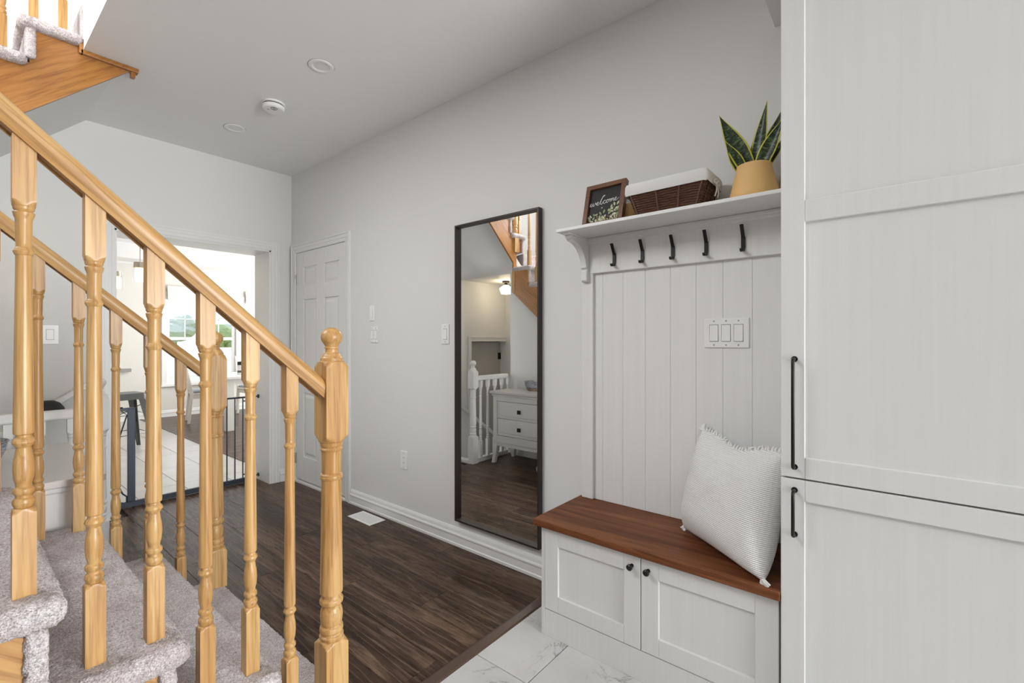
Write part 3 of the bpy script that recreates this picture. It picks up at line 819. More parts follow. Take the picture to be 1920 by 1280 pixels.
# newel posts -------------------------------------------------------
def newel_prof(z0, s=1.0):
    """absolute heights; s scales radii"""
    b = [(0.06, z0), (0.06, 0.338)] + smooth_prof([(0.0502, 0.338), (0.036, 0.351), (0.0305, 0.354), (0.0335, 0.358), (0.0350, 0.364), (0.0300, 0.369), (0.0300, 0.372), (0.0340, 0.379),
         (0.0335, 0.388), (0.0282, 0.395), (0.0310, 0.404), (0.0327, 0.420), (0.0318, 0.436), (0.0275, 0.450), (0.0275, 0.455), (0.0335, 0.462), (0.0340, 0.470), (0.0280, 0.480), (0.0270, 0.488)], 4)
    b += [(0.0325, 0.491), (0.0329, 0.50)] + [(0.0329 - 0.0046 * t, 0.50 + 0.332 * t) for t in (0.25, 0.5, 0.75, 1.0)]
    b += smooth_prof([(0.0283, 0.833), (0.0310, 0.836), (0.0322, 0.841), (0.0310, 0.846), (0.0322, 0.849), (0.0270, 0.853), (0.0278, 0.856), (0.0285, 0.90), (0.0290, 0.918), (0.0325, 0.926), (0.0290, 0.932), (0.0318, 0.937),
         (0.0325, 0.945), (0.036, 0.950), (0.0502, 0.970)], 4)
    b += [(0.06, 0.971), (0.06, 1.171)]
    b += smooth_prof([(0.0502, 1.171), (0.040, 1.187), (0.0330, 1.192), (0.0322, 1.199), (0.0285, 1.206), (0.0255, 1.212), (0.0185, 1.218), (0.0178, 1.226), (0.0205, 1.230), (0.0205, 1.233), (0.0180, 1.235)], 4)
    zc, R = 1.2635, 0.0315
    for i in range(1, 14):
        a = -0.62 * PI / 2 + (0.62 + 1) * PI / 2 * i / 13
        b.append((max(0.0005, R * math.cos(a)), zc + R * math.sin(a) * 0.93))
    return [(r * s if r < 0.059 else 0.06, z) for r, z in b]
nm = MB(); nm.turned(0.0355, [(r, z - 0.184) for r, z in newel_prof(0.184)], 40)
newel_me = mesh_from('newel_post', nm, smooth=32); newel_me.materials.append(M['oak'])
for y in (YN, YFR): mobj('newel_post', newel_me, stair, Vector((0.742, y, 0.184)) - Vector(stair.location))
nu = mobj('newel_post', newel_me, stair, Vector((-0.04, 3.245, RISE * 12 - 0.02)) - Vector(stair.location))

# handrails: rounded section swept along its own length (local z) ----
def rail_section():
    pts = []
    w, hgt = 0.029, 0.045
    # underside fillet groove, straight lower sides, rounded top
    pts += [(-0.017, 0.004), (-0.017, 0.0), (-0.0235, 0.0), (-0.0265, 0.010), (-w, 0.018)]
    for i in range(0, 13):
        a = PI - PI * i / 12; pts.append((w * math.cos(a), 0.024 + 0.021 * math.sin(a)))
    pts += [(w, 0.018), (0.0265, 0.010), (0.0235, 0.0), (0.017, 0.0), (0.017, 0.004)]
    return pts
def rail_obj(p0, p1, name='handrail', mat='oak_rail', sc=1.0, parent=stair):
    p0, p1 = Vector(p0), Vector(p1); L = (p1 - p0).length
    mb = MB(); sec = [(a * sc, b * sc) for a, b in rail_section()]; mb.prism(sec, 'z', 0, L)
    me = mesh_from(name, mb, smooth=40); me.materials.append(M[mat])
    d = (p1 - p0).normalized(); side = d.cross(Vector((0, 0, 1))).normalized(); up = side.cross(d)
    R = Matrix((side, up, d)).transposed()
    if R.determinant() < 0: R = Matrix((-side, up, d)).transposed()
    o = bpy.data.objects.new(name, me); COL.objects.link(o); o.parent = parent
    o.matrix_local = Matrix.Translation(p0 - wpos(parent)) @ R.to_4x4()
    return o
for y in (YN, YFR):
    rail_obj((0.7075, y, rail_z(0.7075) - 0.004), (-0.25, y, rail_z(-0.25) - 0.004))
rail_obj((-0.19, YU + 0.035, RISE * 13 + 0.83), (0.44, YU + 0.035, RISE * 13 + 0.83 + 0.63 * 0.905))
rail_obj((-0.035, 2.36, RISE * 8 + 0.85), (-0.035, 3.215, RISE * 8 + 0.85 + 0.855 * 0.905))

# ================================================================== WHITE STAIRWELL GUARD
gd = thing('stairwell_guard', 'white spindle guard with ball-topped newel beside the basement steps', 'railing', (0.53, 3.337, 0))
def scaled_newel(): return [(r, z) for r, z in newel_prof(0.0)]
wm = MB(); wm.turned(0.038, [(r * 1.02, z * 0.80 if z < 1.19 else 0.952 + z - 1.19) for r, z in scaled_newel()], 36)
wn = mesh_from('newel_post', wm, smooth=32); wn.materials.append(M['white_wood']); mobj('newel_post', wn, gd, (-0.005, 0.0, 0.0))
wb = baluster_mesh('baluster', -0.045, 0.80, h=0.0167, mat='white_wood')
for i in range(5):
    mobj('baluster', wb, gd, (0.415 - 0.113 * i - 0.53, 0.0, 0.045))
obj('bottom_rail', boxes((-0.01, 3.312, 0.0, 0.49, 3.362, 0.046)), 'white_wood', gd, bevel=0.004)
obj('top_rail', boxes((-0.012, 3.309, 0.845, 0.49, 3.365, 0.895)), 'white_wood', gd, bevel=0.012, seg=3)
obj('bottom_rail', boxes((0.500, 3.375, 0.0, 0.55, YF - 0.02, 0.03)), 'white_wood', gd, bevel=0.004)

# ================================================================== DRESSER
ds = thing('dresser', 'white two-drawer dresser with splayed legs and black square knobs', 'dresser', (0.19, 2.80, 0))
X0, X1, Y0, Y1 = 0.02, 0.365, 2.39, 3.205
obj('body', boxes((X0, Y0, 0.215, X1 - 0.018, Y1, 0.690)), 'white_wood', ds, bevel=0.003)
obj('face_frame', boxes((X1 - 0.018, Y0, 0.215, X1, Y0 + 0.05, 0.69), (X1 - 0.018, Y1 - 0.05, 0.215, X1, Y1, 0.69), (X1 - 0.018, Y0 + 0.05, 0.64, X1, Y1 - 0.05, 0.69), (X1 - 0.018, Y0 + 0.05, 0.215, X1, Y1 - 0.05, 0.285)), 'white_wood', ds, bevel=0.002)
tp = MB(); tp.prism([(Y0 - 0.028, 0.712), (Y0 - 0.028, 0.740), (Y1 + 0.028, 0.740), (Y1 + 0.028, 0.712)], 'x', X0, X1 + 0.028)
obj('top', tp, 'dresser_top', ds, bevel=0.004)
obj('moulding', boxes((X0, Y0 - 0.012, 0.688, X1 + 0.012, Y1 + 0.012, 0.712)), 'white_wood', ds, bevel=0.008, seg=3)
for z0, z1 in ((0.290, 0.458), (0.464, 0.635)):
    dr = obj('drawer', boxes((X1 - 0.02, Y0 + 0.054, z0, X1 - 0.004, Y1 - 0.054, z1), (X1 - 0.006, Y0 + 0.085, z0 + 0.028, X1 + 0.002, Y1 - 0.085, z1 - 0.028)), 'white_wood', ds, bevel=0.003)
    for yk in (2.85,):
        kk = MB(); kk.box(X1 + 0.002, yk - 0.008, (z0 + z1) / 2 - 0.008, X1 + 0.014, yk + 0.008, (z0 + z1) / 2 + 0.008)
        kk.box(X1 + 0.012, yk - 0.019, (z0 + z1) / 2 - 0.019, X1 + 0.024, yk + 0.019, (z0 + z1) / 2 + 0.019)
        d_ = wpos(ds); o = obj('knob', kk, 'black', dr, bevel=0.002)
for sx, sy in ((0, 0), (0, 1), (1, 0), (1, 1)):
    lg = MB(); n = 8
    xc = X1 - 0.028 if sx else X0 + 0.03; yc = Y1 - 0.03 if sy else Y0 + 0.03
    ox = (1 if sx else -0.4); oy = (1 if sy else -1)
    for i in range(n):
        t0, t1 = i / n, (i + 1) / n
        def q(t): return (0.025 * t * t * 0.9, 0.026 - 0.008 * t, 0.30 - 0.30 * t)
        (a0, w0, za), (a1, w1, zb_) = q(t0), q(t1)
        vs = []
        for (aa, ww, z) in ((a0, w0, za), (a1, w1, zb_)):
            cx, cy = xc + ox * aa, yc + oy * aa
            vs += [(cx - ww, cy - ww, z), (cx + ww, cy - ww, z), (cx + ww, cy + ww, z), (cx - ww, cy + ww, z)]
        lg.add(vs, [(0, 1, 5, 4), (1, 2, 6, 5), (2, 3, 7, 6), (3, 0, 4, 7)] + ([(0, 1, 2, 3)] if i == 0 else []) + ([(4, 5, 6, 7)] if i == n - 1 else []))
    obj('leg', lg, 'white_wood', ds, smooth=40)
obj('apron', boxes((X1 - 0.03, Y0 + 0.05, 0.175, X1 - 0.008, Y1 - 0.05, 0.225)), 'white_wood', ds, bevel=0.003)
b = MB(); b.lathe([(0.0, 0.0), (0.07, 0.0), (0.085, 0.02), (0.098, 0.05), (0.105, 0.088), (0.110, 0.092), (0.106, 0.096), (0.098, 0.088), (0.090, 0.05), (0.075, 0.015), (0.0, 0.012)], 32, cap=False)
o = obj('bowl_basket', b, 'basket', None, smooth=40, loc=(0.06, 2.895, 0.741)); tag(o, 'small grey and tan coiled basket on the dresser top', 'basket')

# ================================================================== STORAGE BENCH
bn = thing('storage_bench', 'white two-door storage bench with dark wooden seat', 'bench', (1.80, 0.72, 0))
BY0, BY1, BXF = 0.270, 1.165, 1.617
obj('carcass', boxes((BXF + 0.02, BY0, 0.0, XR - 0.02, BY0 + 0.018, 0.462), (BXF + 0.002, BY1 - 0.018, 0.0, XR - 0.02, BY1, 0.462), (BXF + 0.02, BY0 + 0.018, 0.08, XR - 0.02, BY1 - 0.018, 0.098),
                     (XR - 0.03, BY0 + 0.018, 0.098, XR - 0.02, BY1 - 0.018, 0.462)), 'cab', bn, bevel=0.001)
obj('kickboard', boxes((BXF + 0.003, BY0, 0.0, BXF + 0.019, BY1 - 0.019, 0.112)), 'cab', bn, bevel=0.001)
def shaker(name, parent, xf, y0, y1, z0, z1, st=0.062, mid=None, mat='cab', th=0.020, rec=0.010):
    fr = MB(); fr.box(xf, y0, z0, xf + th, y0 + st, z1); fr.box(xf, y1 - st, z0, xf + th, y1, z1)
    rails = [(z0, z0 + st), (z1 - st, z1)] + ([mid] if mid else [])
    for a, b in rails: fr.box(xf, y0 + st, a, xf + th, y1 - st, b)
    d = obj(name, fr, mat, parent, bevel=0.0018, seg=2)
    obj('panel', boxes((xf + rec, y0 + st - 0.002, z0 + st - 0.002, xf + th - 0.002, y1 - st + 0.002, z1 - st + 0.002)), mat, d)
    return d
ysp = 0.716
dl = shaker('door', bn, BXF, ysp + 0.0015, BY1 - 0.019, 0.116, 0.458, 0.066)
dr_ = shaker('door', bn, BXF, BY0, ysp - 0.0015, 0.116, 0.458, 0.066)
for par, yk in ((dl, ysp + 0.034), (dr_, ysp - 0.030)):
    kb = MB(); zc = 0.418
    kb.tube([(BXF, yk, zc), (BXF - 0.004, yk, zc)], 0.007, 14); kb.tube([(BXF, yk, zc), (BXF - 0.016, yk, zc)], 0.0045, 12)
    kb.tube([(BXF - 0.016, yk, zc), (BXF - 0.019, yk, zc), (BXF - 0.026, yk, zc), (BXF - 0.029, yk, zc)], [0.007, 0.0115, 0.0115, 0.008], 20)
    obj('knob', kb, 'black', par, smooth=40)
# seat from butt-jointed boards
seat = obj('seat', boxes((BXF - 0.02, BY0 - 0.004, 0.464, XR - 0.022, BY1 + 0.022, 0.486)), 'bench', bn)
bx = [BXF - 0.024, BXF + 0.085, BXF + 0.215, XR - 0.004]
for i in range(3):
    obj('board', boxes((bx[i], BY0 - 0.006, 0.466, bx[i + 1], BY1 + 0.026 if i == 0 else BY1 + 0.026, 0.4935)), 'bench', seat, bevel=0.0016, seg=1)

# ================================================================== COAT RACK PANEL
cr = thing('coat_rack', 'white panelled coat rack with shelf and five black hooks', 'coat rack', (1.97, 0.72, 0.494))
RY0, RY1 = 0.272, 1.172
xp = 1.978
pe = [RY1 - 0.06, 1.066, 0.962, 0.8536, 0.7406, 0.633, 0.528, 0.42, 0.318, RY0]
for i in range(len(pe) - 1):
    obj('plank', boxes((xp, pe[i + 1] + 0.0003, 0.4945, XR - 0.001, pe[i] - 0.0003, 1.70)), 'rack', cr, bevel=0.0011, seg=1)
obj('backing', boxes((XR - 0.006, RY0, 0.4945, XR - 0.0005, RY1 - 0.06, 1.70)), 'rack', cr)
obj('stile', boxes((1.962, RY1 - 0.062, 0.4945, XR - 0.001, RY1, 1.745)), 'rack', cr, bevel=0.003)
obj('hook_rail', boxes((1.960, RY0, 1.575, XR - 0.002, 1.128, 1.742)), 'rack', cr, bevel=0.003)
mo = MB(); mo.prism([(1.960, 1.742), (1.948, 1.742), (1.948, 1.733), (1.952, 1.728), (1.952, 1.722), (1.956, 1.716), (1.960, 1.714)], 'y', RY0, 1.132); obj('moulding', mo, 'rack', cr)
# shelf with a sub-board and moulded edge
obj('shelf', boxes((1.752, RY0 - 0.004, 1.7435, XR - 0.001, 1.182, 1.7575)), 'rack', cr, bevel=0.002)
obj('shelf_moulding', boxes((1.775, 1.128, 1.735, XR - 0.001, 1.165, 1.7432)), 'rack', cr, bevel=0.002)
# corbel: concave bracket profile
pr = [(XR - 0.001, 1.7345), (1.798, 1.7345), (1.798, 1.722), (1.812, 1.716)]
for i in range(0, 13):
    a = PI / 2 * i / 12; pr.append((1.815 + 0.118 * math.sin(a), 1.600 + 0.112 * math.cos(a)))
pr += [(1.945, 1.600), (1.945, 1.592), (1.938, 1.588), (1.938, 1.545), (1.942, 1.538), (1.950, 1.535), (XR - 0.001, 1.535)]
co = MB(); co.prism(pr, 'y', 1.130, 1.162); obj('corbel', co, 'rack', cr, bevel=0.0025)
# hooks: flat bar, upper prong out, shank on the rail, lip out at the foot
def hook_part(yc):
    path = [(-0.030, 1.697), (-0.026, 1.694), (-0.004, 1.655), (-0.001, 1.648), (-0.001, 1.610), (-0.004, 1.602), (-0.012, 1.598), (-0.024, 1.598), (-0.028, 1.602), (-0.028, 1.607)]
    m = MB(); w = 0.0065; th = 0.0045; X = 1.9575
    inner = []; outer = []
    n = len(path)
    for i in range(n):
        p0 = Vector(path[max(i - 1, 0)]); p1 = Vector(path[min(i + 1, n - 1)]); d = (p1 - p0).normalized(); nn = Vector((-d.y, d.x))
        inner.append(Vector(path[i]) + nn * th / 2); outer.append(Vector(path[i]) - nn * th / 2)
    for i in range(n - 1):
        q = [inner[i], inner[i + 1], outer[i + 1], outer[i]]
        m.prism([(X + a.x, a.y) for a in q], 'y', yc - w, yc + w)
    m.box(1.954, yc - 0.0075, 1.612, 1.9605, yc + 0.0075, 1.655)
    return m
for yc in (0.995, 0.858, 0.722, 0.5856, 0.4477):
    obj('hook', hook_part(yc), 'black', cr)

# ================================================================== TALL CABINET
tc_ = thing('tall_cabinet', 'tall white cabinet with shaker doors and long black bar handles', 'cabinet', (1.8, -0.12, 0))
CY0, CY1, CXF = -0.49, 0.262, 1.600
obj('body', boxes((CXF + 0.022, CY0, 0.0, XR - 0.02, CY1 - 0.002, 2.385)), 'cab', tc_, bevel=0.001)
du = shaker('door', tc_, CXF, CY0, CY1, 0.8455, 2.38, 0.062, mid=(1.602, 1.666))
dw = shaker('door', tc_, CXF, CY0, CY1, 0.06, 0.8405, 0.062)
obj('plinth', boxes((CXF + 0.008, CY0, 0.0, CXF + 0.021, CY1 - 0.002, 0.058)), 'cab', tc_)
def bar_handle(par, yh, z0, z1):
    h = MB(); x0 = CXF; xo = CXF - 0.030; r = 0.005
    pts = [(x0, yh, z0 + 0.006), (xo + 0.010, yh, z0 + 0.006), (xo + 0.003, yh, z0 + 0.009), (xo, yh, z0 + 0.017), (xo, yh, z1 - 0.017), (xo + 0.003, yh, z1 - 0.009), (xo + 0.010, yh, z1 - 0.006), (x0, yh, z1 - 0.006)]
    h.tube(pts, r, 12)
    for z in (z0 + 0.006, z1 - 0.006): h.tube([(x0, yh, z), (x0 - 0.003, yh, z)], 0.0085, 16)
    obj('handle', h, 'black', par, smooth=50)
bar_handle(du, 0.226, 0.872, 1.204)
bar_handle(dw, 0.226, 0.672, 0.815)

# ================================================================== THROW PILLOW
def pillow():
    n = 44; w, h, tk = 0.214, 0.203, 0.084
    m = MB(); idx = {}
    for side in (1, -1):
        for i in range(n + 1):
            for j in range(n + 1):
                u = -1 + 2 * i / n; v = -1 + 2 * j / n
                ex = 1 - 0.07 * (1 - v * v); ey = 1 - 0.07 * (1 - u * u)     # pulled-in sides, pointed corners
                x, y = u * w * (1 - 0.03 * (1 - v * v)), v * h * (1 - 0.04 * (1 - u * u))
                prof = max(0.0, (1 - abs(u) ** 4.0)) ** 0.55 * max(0.0, (1 - abs(v) ** 3.0)) ** 0.58 * (1 - 0.18 * v)
                dent = 1 - 0.30 * math.exp(-((u + 0.05) / 0.30) ** 2) * max(0, (v - 0.15)) ** 1.0 * 1.6
                wr = 0.006 * mnoise.noise(Vector((u * 2.3, v * 2.3, side * 3.0))) * prof
                z = side * (tk * prof * dent + wr + 0.003)
                # the top edge slumps between the corners
                y -= 0.030 * max(0, v) ** 3 * math.exp(-((u - 0.0) / 0.42) ** 2)
                idx[(side, i, j)] = len(m.v); m.v.append((x, y, z))
        for i in range(n):
            for j in range(n):
                q = (idx[(side, i, j)], idx[(side, i + 1, j)], idx[(side, i + 1, j + 1)], idx[(side, i, j + 1)])
                m.f.append(q if side > 0 else q[::-1])
    for i in range(n):
        for j in (0, n):
            m.f.append((idx[(1, i, j)], idx[(1, i + 1, j)], idx[(-1, i + 1, j)], idx[(-1, i, j)]))
            m.f.append((idx[(1, j, i)], idx[(1, j, i + 1)], idx[(-1, j, i + 1)], idx[(-1, j, i)]))
    return m
e1 = Vector((-0.62, -0.785, 0)).normalized(); e2 = Vector((0.16, -0.13, 0.978)); e2 = (e2 - e1 * e2.dot(e1)).normalized(); e3 = e1.cross(e2)
pl = thing('throw_pillow', 'off-white knitted throw pillow with tasselled corners on the bench', 'pillow', (1.782, 0.452, 0.698))
pl.rotation_euler = Matrix((e1, e2, e3)).transposed().to_euler()
obj('cover', pillow(), 'knit', pl, local=True, smooth=180)
for (sx, sy) in ((-1, 1), (-1, -1), (1, -1), (1, 1)):
    ts = MB()
    for q in range(7):
        a = math.atan2(sy, sx) + (q - 3) * 0.20
        p0 = Vector((sx * 0.205, sy * 0.195, 0)); L = 0.028 + 0.008 * random.random()
        p1 = p0 + Vector((math.cos(a), math.sin(a), 0.25 * (random.random() - 0.5))) * L
        ts.tube([p0, (p0 + p1) / 2 + Vector((0, 0, 0.003)), p1], [0.006, 0.0055, 0.003], 6)
    obj('tassel', ts, 'cloth', pl, local=True, smooth=60)
fr_ = MB()
for q in range(26):
    u = -0.86 + 1.72 * q / 25; x = u * 0.215; yb = 0.205 * (1 - 0.04 * (1 - u * u)) - 0.030 * math.exp(-(u / 0.42) ** 2)
    fr_.tube([(x, yb - 0.004, 0), (x + random.uniform(-.004, .004), yb + 0.006, random.uniform(-.003, .003)), (x + random.uniform(-.008, .008), yb + 0.010 + 0.004 * random.random(), random.uniform(-.005, .005))], [0.0055, 0.005, 0.002], 6)
obj('fringe', fr_, 'cloth', pl, local=True, smooth=60)

# ================================================================== SHELF THINGS
ZS = 1.758
# framed sign -----------------------------------------------------------
sg = thing('framed_sign', 'brown wooden framed chalkboard sign reading welcome with painted leaves', 'sign', (1.835, 0.992, ZS + 0.001))
tilt = math.radians(14); sg.rotation_euler = (0, tilt, 0)
# local frame: x = thickness (front at -x), y = width (+y image left), z = height
fw, fh, fd, ft = 0.195, 0.205, 0.026, 0.020
obj('frame', boxes((-fd / 2, -fw / 2, 0, fd / 2, -fw / 2 + ft, fh), (-fd / 2, fw / 2 - ft, 0, fd / 2, fw / 2, fh), (-fd / 2, -fw / 2 + ft, 0, fd / 2, fw / 2 - ft, ft), (-fd / 2, -fw / 2 + ft, fh - ft, fd / 2, fw / 2 - ft, fh)), 'signwood', sg, local=True)
brd = obj('board', boxes((0.0, -fw / 2 + ft - 0.002, ft - 0.002, 0.008, fw / 2 - ft + 0.002, fh - ft + 0.002)), 'chalk', sg, local=True)
def catmull(pts, n=8):
    out = []; P = [Vector(p) for p in pts]
    for i in range(len(P) - 1):
        p0 = P[max(i - 1, 0)]; p1 = P[i]; p2 = P[i + 1]; p3 = P[min(i + 2, len(P) - 1)]
        for j in range(n):
            t = j / n
            out.append(0.5 * ((2 * p1) + (-p0 + p2) * t + (2 * p0 - 5 * p1 + 4 * p2 - p3) * t * t + (-p0 + 3 * p1 - 3 * p2 + p3) * t ** 3))
    out.append(P[-1]); return out
# cursive strokes for the word, letter height 1 = x-height
wl = [(-0.15, 0.15), (0.0, 0.9), (0.05, 0.98), (0.02, 0.35), (0.15, 0.02), (0.35, 0.35), (0.48, 0.92), (0.45, 0.40), (0.58, 0.02), (0.80, 0.40), (0.88, 0.88), (0.92, 0.92), (1.02, 0.66),   # w
      (1.10, 0.30), (1.28, 0.42), (1.46, 0.72), (1.40, 0.96), (1.22, 0.75), (1.20, 0.25), (1.38, 0.0), (1.62, 0.18),                                                                            # e
      (1.86, 0.90), (2.12, 1.75), (2.32, 2.30), (2.62, 2.42), (2.50, 2.28), (2.20, 1.90), (1.98, 1.05), (1.92, 0.30), (2.06, 0.0), (2.26, 0.18),                                              # l
      (2.42, 0.60), (2.70, 0.93), (2.84, 0.80), (2.60, 0.90), (2.44, 0.45), (2.58, 0.02), (2.86, 0.16),                                                                                        # c
      (3.02, 0.55), (3.22, 0.90), (3.05, 0.72), (3.06, 0.18), (3.26, 0.02), (3.44, 0.45), (3.32, 0.90), (3.30, 0.80), (3.52, 0.72),                                                            # o
      (3.70, 0.92), (3.72, 0.05), (3.80, 0.50), (3.98, 0.92), (4.04, 0.70), (4.02, 0.05), (4.12, 0.55), (4.30, 0.92), (4.38, 0.60), (4.38, 0.15), (4.50, 0.05),                                # m
      (4.66, 0.35), (4.88, 0.66), (4.84, 0.95), (4.64, 0.74), (4.62, 0.25), (4.82, 0.0), (5.15, 0.30), (5.40, 0.62)]                                                                          # e
s = 0.0240; sxw = 0.0262
tx = MB(); pts3 = []
for p in catmull([Vector((a, b, 0)) for a, b in wl], 5):
    yy = 0.071 - p.x * sxw * 0.98 - 0.0; zz_ = 0.103 + p.y * s * 0.72 + p.x * 0.0022
    pts3.append((-0.0012, yy, zz_))
tx.tube(pts3, 0.00125, 5); obj('lettering', tx, 'chalkwhite', brd, local=True)
rl = random.Random(11)
def leaf_flat(mb, y, z, a, L, wdt, x=-0.0014):
    c = (math.cos(a), math.sin(a)); n = (-c[1], c[0]); vs = []; K = 6
    for i in range(K + 1):
        t = i / K; w = wdt * math.sin(PI * min(1, t * 0.96 + 0.02)) ** 0.8
        vs += [(x, y + c[0] * L * t + n[0] * w, z + c[1] * L * t + n[1] * w), (x, y + c[0] * L * t - n[0] * w, z + c[1] * L * t - n[1] * w)]
    mb.add(vs, [(2 * i, 2 * i + 1, 2 * i + 3, 2 * i + 2) for i in range(K)])
lay = {'sage': MB(), 'sage2': MB(), 'cream': MB(), 'brownleaf': MB(), 'chalkwhite': MB()}
for i in range(120):
    y = rl.uniform(-0.073, 0.073); hmax = 0.050 + 0.018 * abs(math.sin(y * 40)) + (0.026 if y < -0.02 else 0)
    z = 0.020 + rl.random() ** 1.4 * (hmax - 0.020) * 0.8
    key = rl.choice(['sage', 'sage2', 'sage2', 'cream', 'brownleaf', 'chalkwhite', 'sage'])
    leaf_flat(lay[key], y, z, rl.uniform(0.5, 2.6), rl.uniform(0.008, 0.016), rl.uniform(0.0022, 0.0045), -0.0010 - 0.00005 * (i % 12))
for (y, z, a) in ((-0.052, 0.088, 1.9), (-0.062, 0.090, 1.2), (-0.035, 0.078, 1.5), (-0.060, 0.070, 0.8), (-0.050, 0.062, 2.9), (-0.030, 0.056, 1.3), (0.0, 0.060, 1.4), (0.010, 0.055, 2.2)):
    leaf_flat(lay['sage2' if z > 0.06 else 'sage'], y, z, PI - a, 0.020, 0.0050, -0.0020)
for (y, z) in ((0.012, 0.090), (-0.045, 0.045), (0.04, 0.060), (0.06, 0.052), (0.02, 0.048), (-0.065, 0.040)):
    lay['cream'].sphere((-0.001, y, z), 0.0032, 8, (0.3, 1, 1))
for key, mb in lay.items(): obj('painted_leaves', mb, key, brd, local=True)['kind'] = 'stuff'

# wicker basket with liner ------------------------------------------------
wk = thing('wicker_basket', 'brown wicker basket with folded white linen liner on the shelf', 'basket', (1.868, 0.690, ZS + 0.001))
def rrect(hx, hy, r, n=5):
    pts = []
    for cx, cy, a0 in ((hx - r, hy - r, 0), (-hx + r, hy - r, PI / 2), (-hx + r, -hy + r, PI), (hx - r, -hy + r, 1.5 * PI)):
        for i in range(n + 1):
            a = a0 + PI / 2 * i / n; pts.append((cx + r * math.cos(a), cy + r * math.sin(a)))
    return pts
def bsize(t): return 0.074 + 0.016 * t, 0.125 + 0.034 * t       # half sizes bottom->top
HB = 0.098
core = MB(); lo = rrect(0.070, 0.121, 0.02); hi = rrect(0.087, 0.156, 0.02); nn = len(lo)
core.add([(x, y, 0.002) for x, y in lo] + [(x, y, HB) for x, y in hi], [(i, (i + 1) % nn, nn + (i + 1) % nn, nn + i) for i in range(nn)] + [tuple(range(nn - 1, -1, -1))])
obj('inner_wall', core, 'wicker_in', wk, local=True)
wv = MB()
for row in range(11):
    t = row / 10; hx, hy = bsize(t); z = 0.006 + t * (HB - 0.008)
    loop = rrect(hx, hy, 0.018, 4); P = []
    for i in range(len(loop)):
        a, b_ = Vector(loop[i]), Vector(loop[(i + 1) % len(loop)]); L = (b_ - a).length; k = max(1, int(L / 0.012))
        for j in range(k): P.append(a + (b_ - a) * j / k)
    pts = []
    for i, p in enumerate(P):
        d = p.normalized(); off = 0.0012 * math.sin(i * 0.9 + row * PI); pts.append((p.x + d.x * off, p.y + d.y * off, z + 0.0006 * math.sin(i * 1.7)))
    wv.tube(pts, 0.0031, 6, closed=True)
obj('woven_rods', wv, 'wicker', wk, local=True, smooth=60)['kind'] = 'stuff'
def stake(xb, yb, xt, yt):
    sk = MB(); sk.tube([(xb, yb, 0.0), (xt, yt, HB)], 0.0046, 6); obj('stake', sk, 'wicker', wk, local=True)
(bx0, by0), (bx1, by1) = bsize(0), bsize(1)
for f in (-0.92, -0.38, 0.22, 0.90): stake(-bx0 - 0.002, f * by0, -bx1 - 0.002, f * by1); stake(bx0 + 0.002, f * by0, bx1 + 0.002, f * by1)
for f in (-0.6, 0.3): stake(f * bx0, -by0 - 0.002, f * bx1, -by1 - 0.002); stake(f * bx0, by0 + 0.002, f * bx1, by1 + 0.002)
ln = MB(); ring = []
for (dx, z) in ((0.006, 0.086), (0.0085, 0.098), (0.0075, 0.122), (0.003, 0.133), (-0.004, 0.132), (-0.006, 0.118)):
    ring.append([(x, y, z + 0.0018 * math.sin(i * 2.1)) for i, (x, y) in enumerate(rrect(bx1 + dx, by1 + dx, 0.014, 4))])
n0 = len(ring[0])
for r_ in ring: ln.v += r_
for k in range(len(ring) - 1):
    for i in range(n0): ln.f.append((k * n0 + i, k * n0 + (i + 1) % n0, (k + 1) * n0 + (i + 1) % n0, (k + 1) * n0 + i))
obj('liner', ln, 'cloth', wk, local=True, smooth=50)
bow = MB(); yb = -by1 - 0.014; xb = -0.025
for sgn in (-1, 1):
    bow.tube(catmull([Vector((xb, yb, 0.086)), Vector((xb + sgn * 0.016, yb - 0.006, 0.098)), Vector((xb + sgn * 0.030, yb - 0.004, 0.090)), Vector((xb + sgn * 0.018, yb - 0.006, 0.080)), Vector((xb, yb, 0.085))], 5), 0.0028, 6)
    bow.tube(catmull([Vector((xb, yb, 0.085)), Vector((xb + sgn * 0.010, yb - 0.006, 0.062)), Vector((xb + sgn * 0.016, yb - 0.002, 0.036))], 5), 0.0026, 6)
bow.sphere((xb, yb, 0.086), 0.006, 10); obj('bow_tie', bow, 'cloth', wk, local=True, smooth=60)

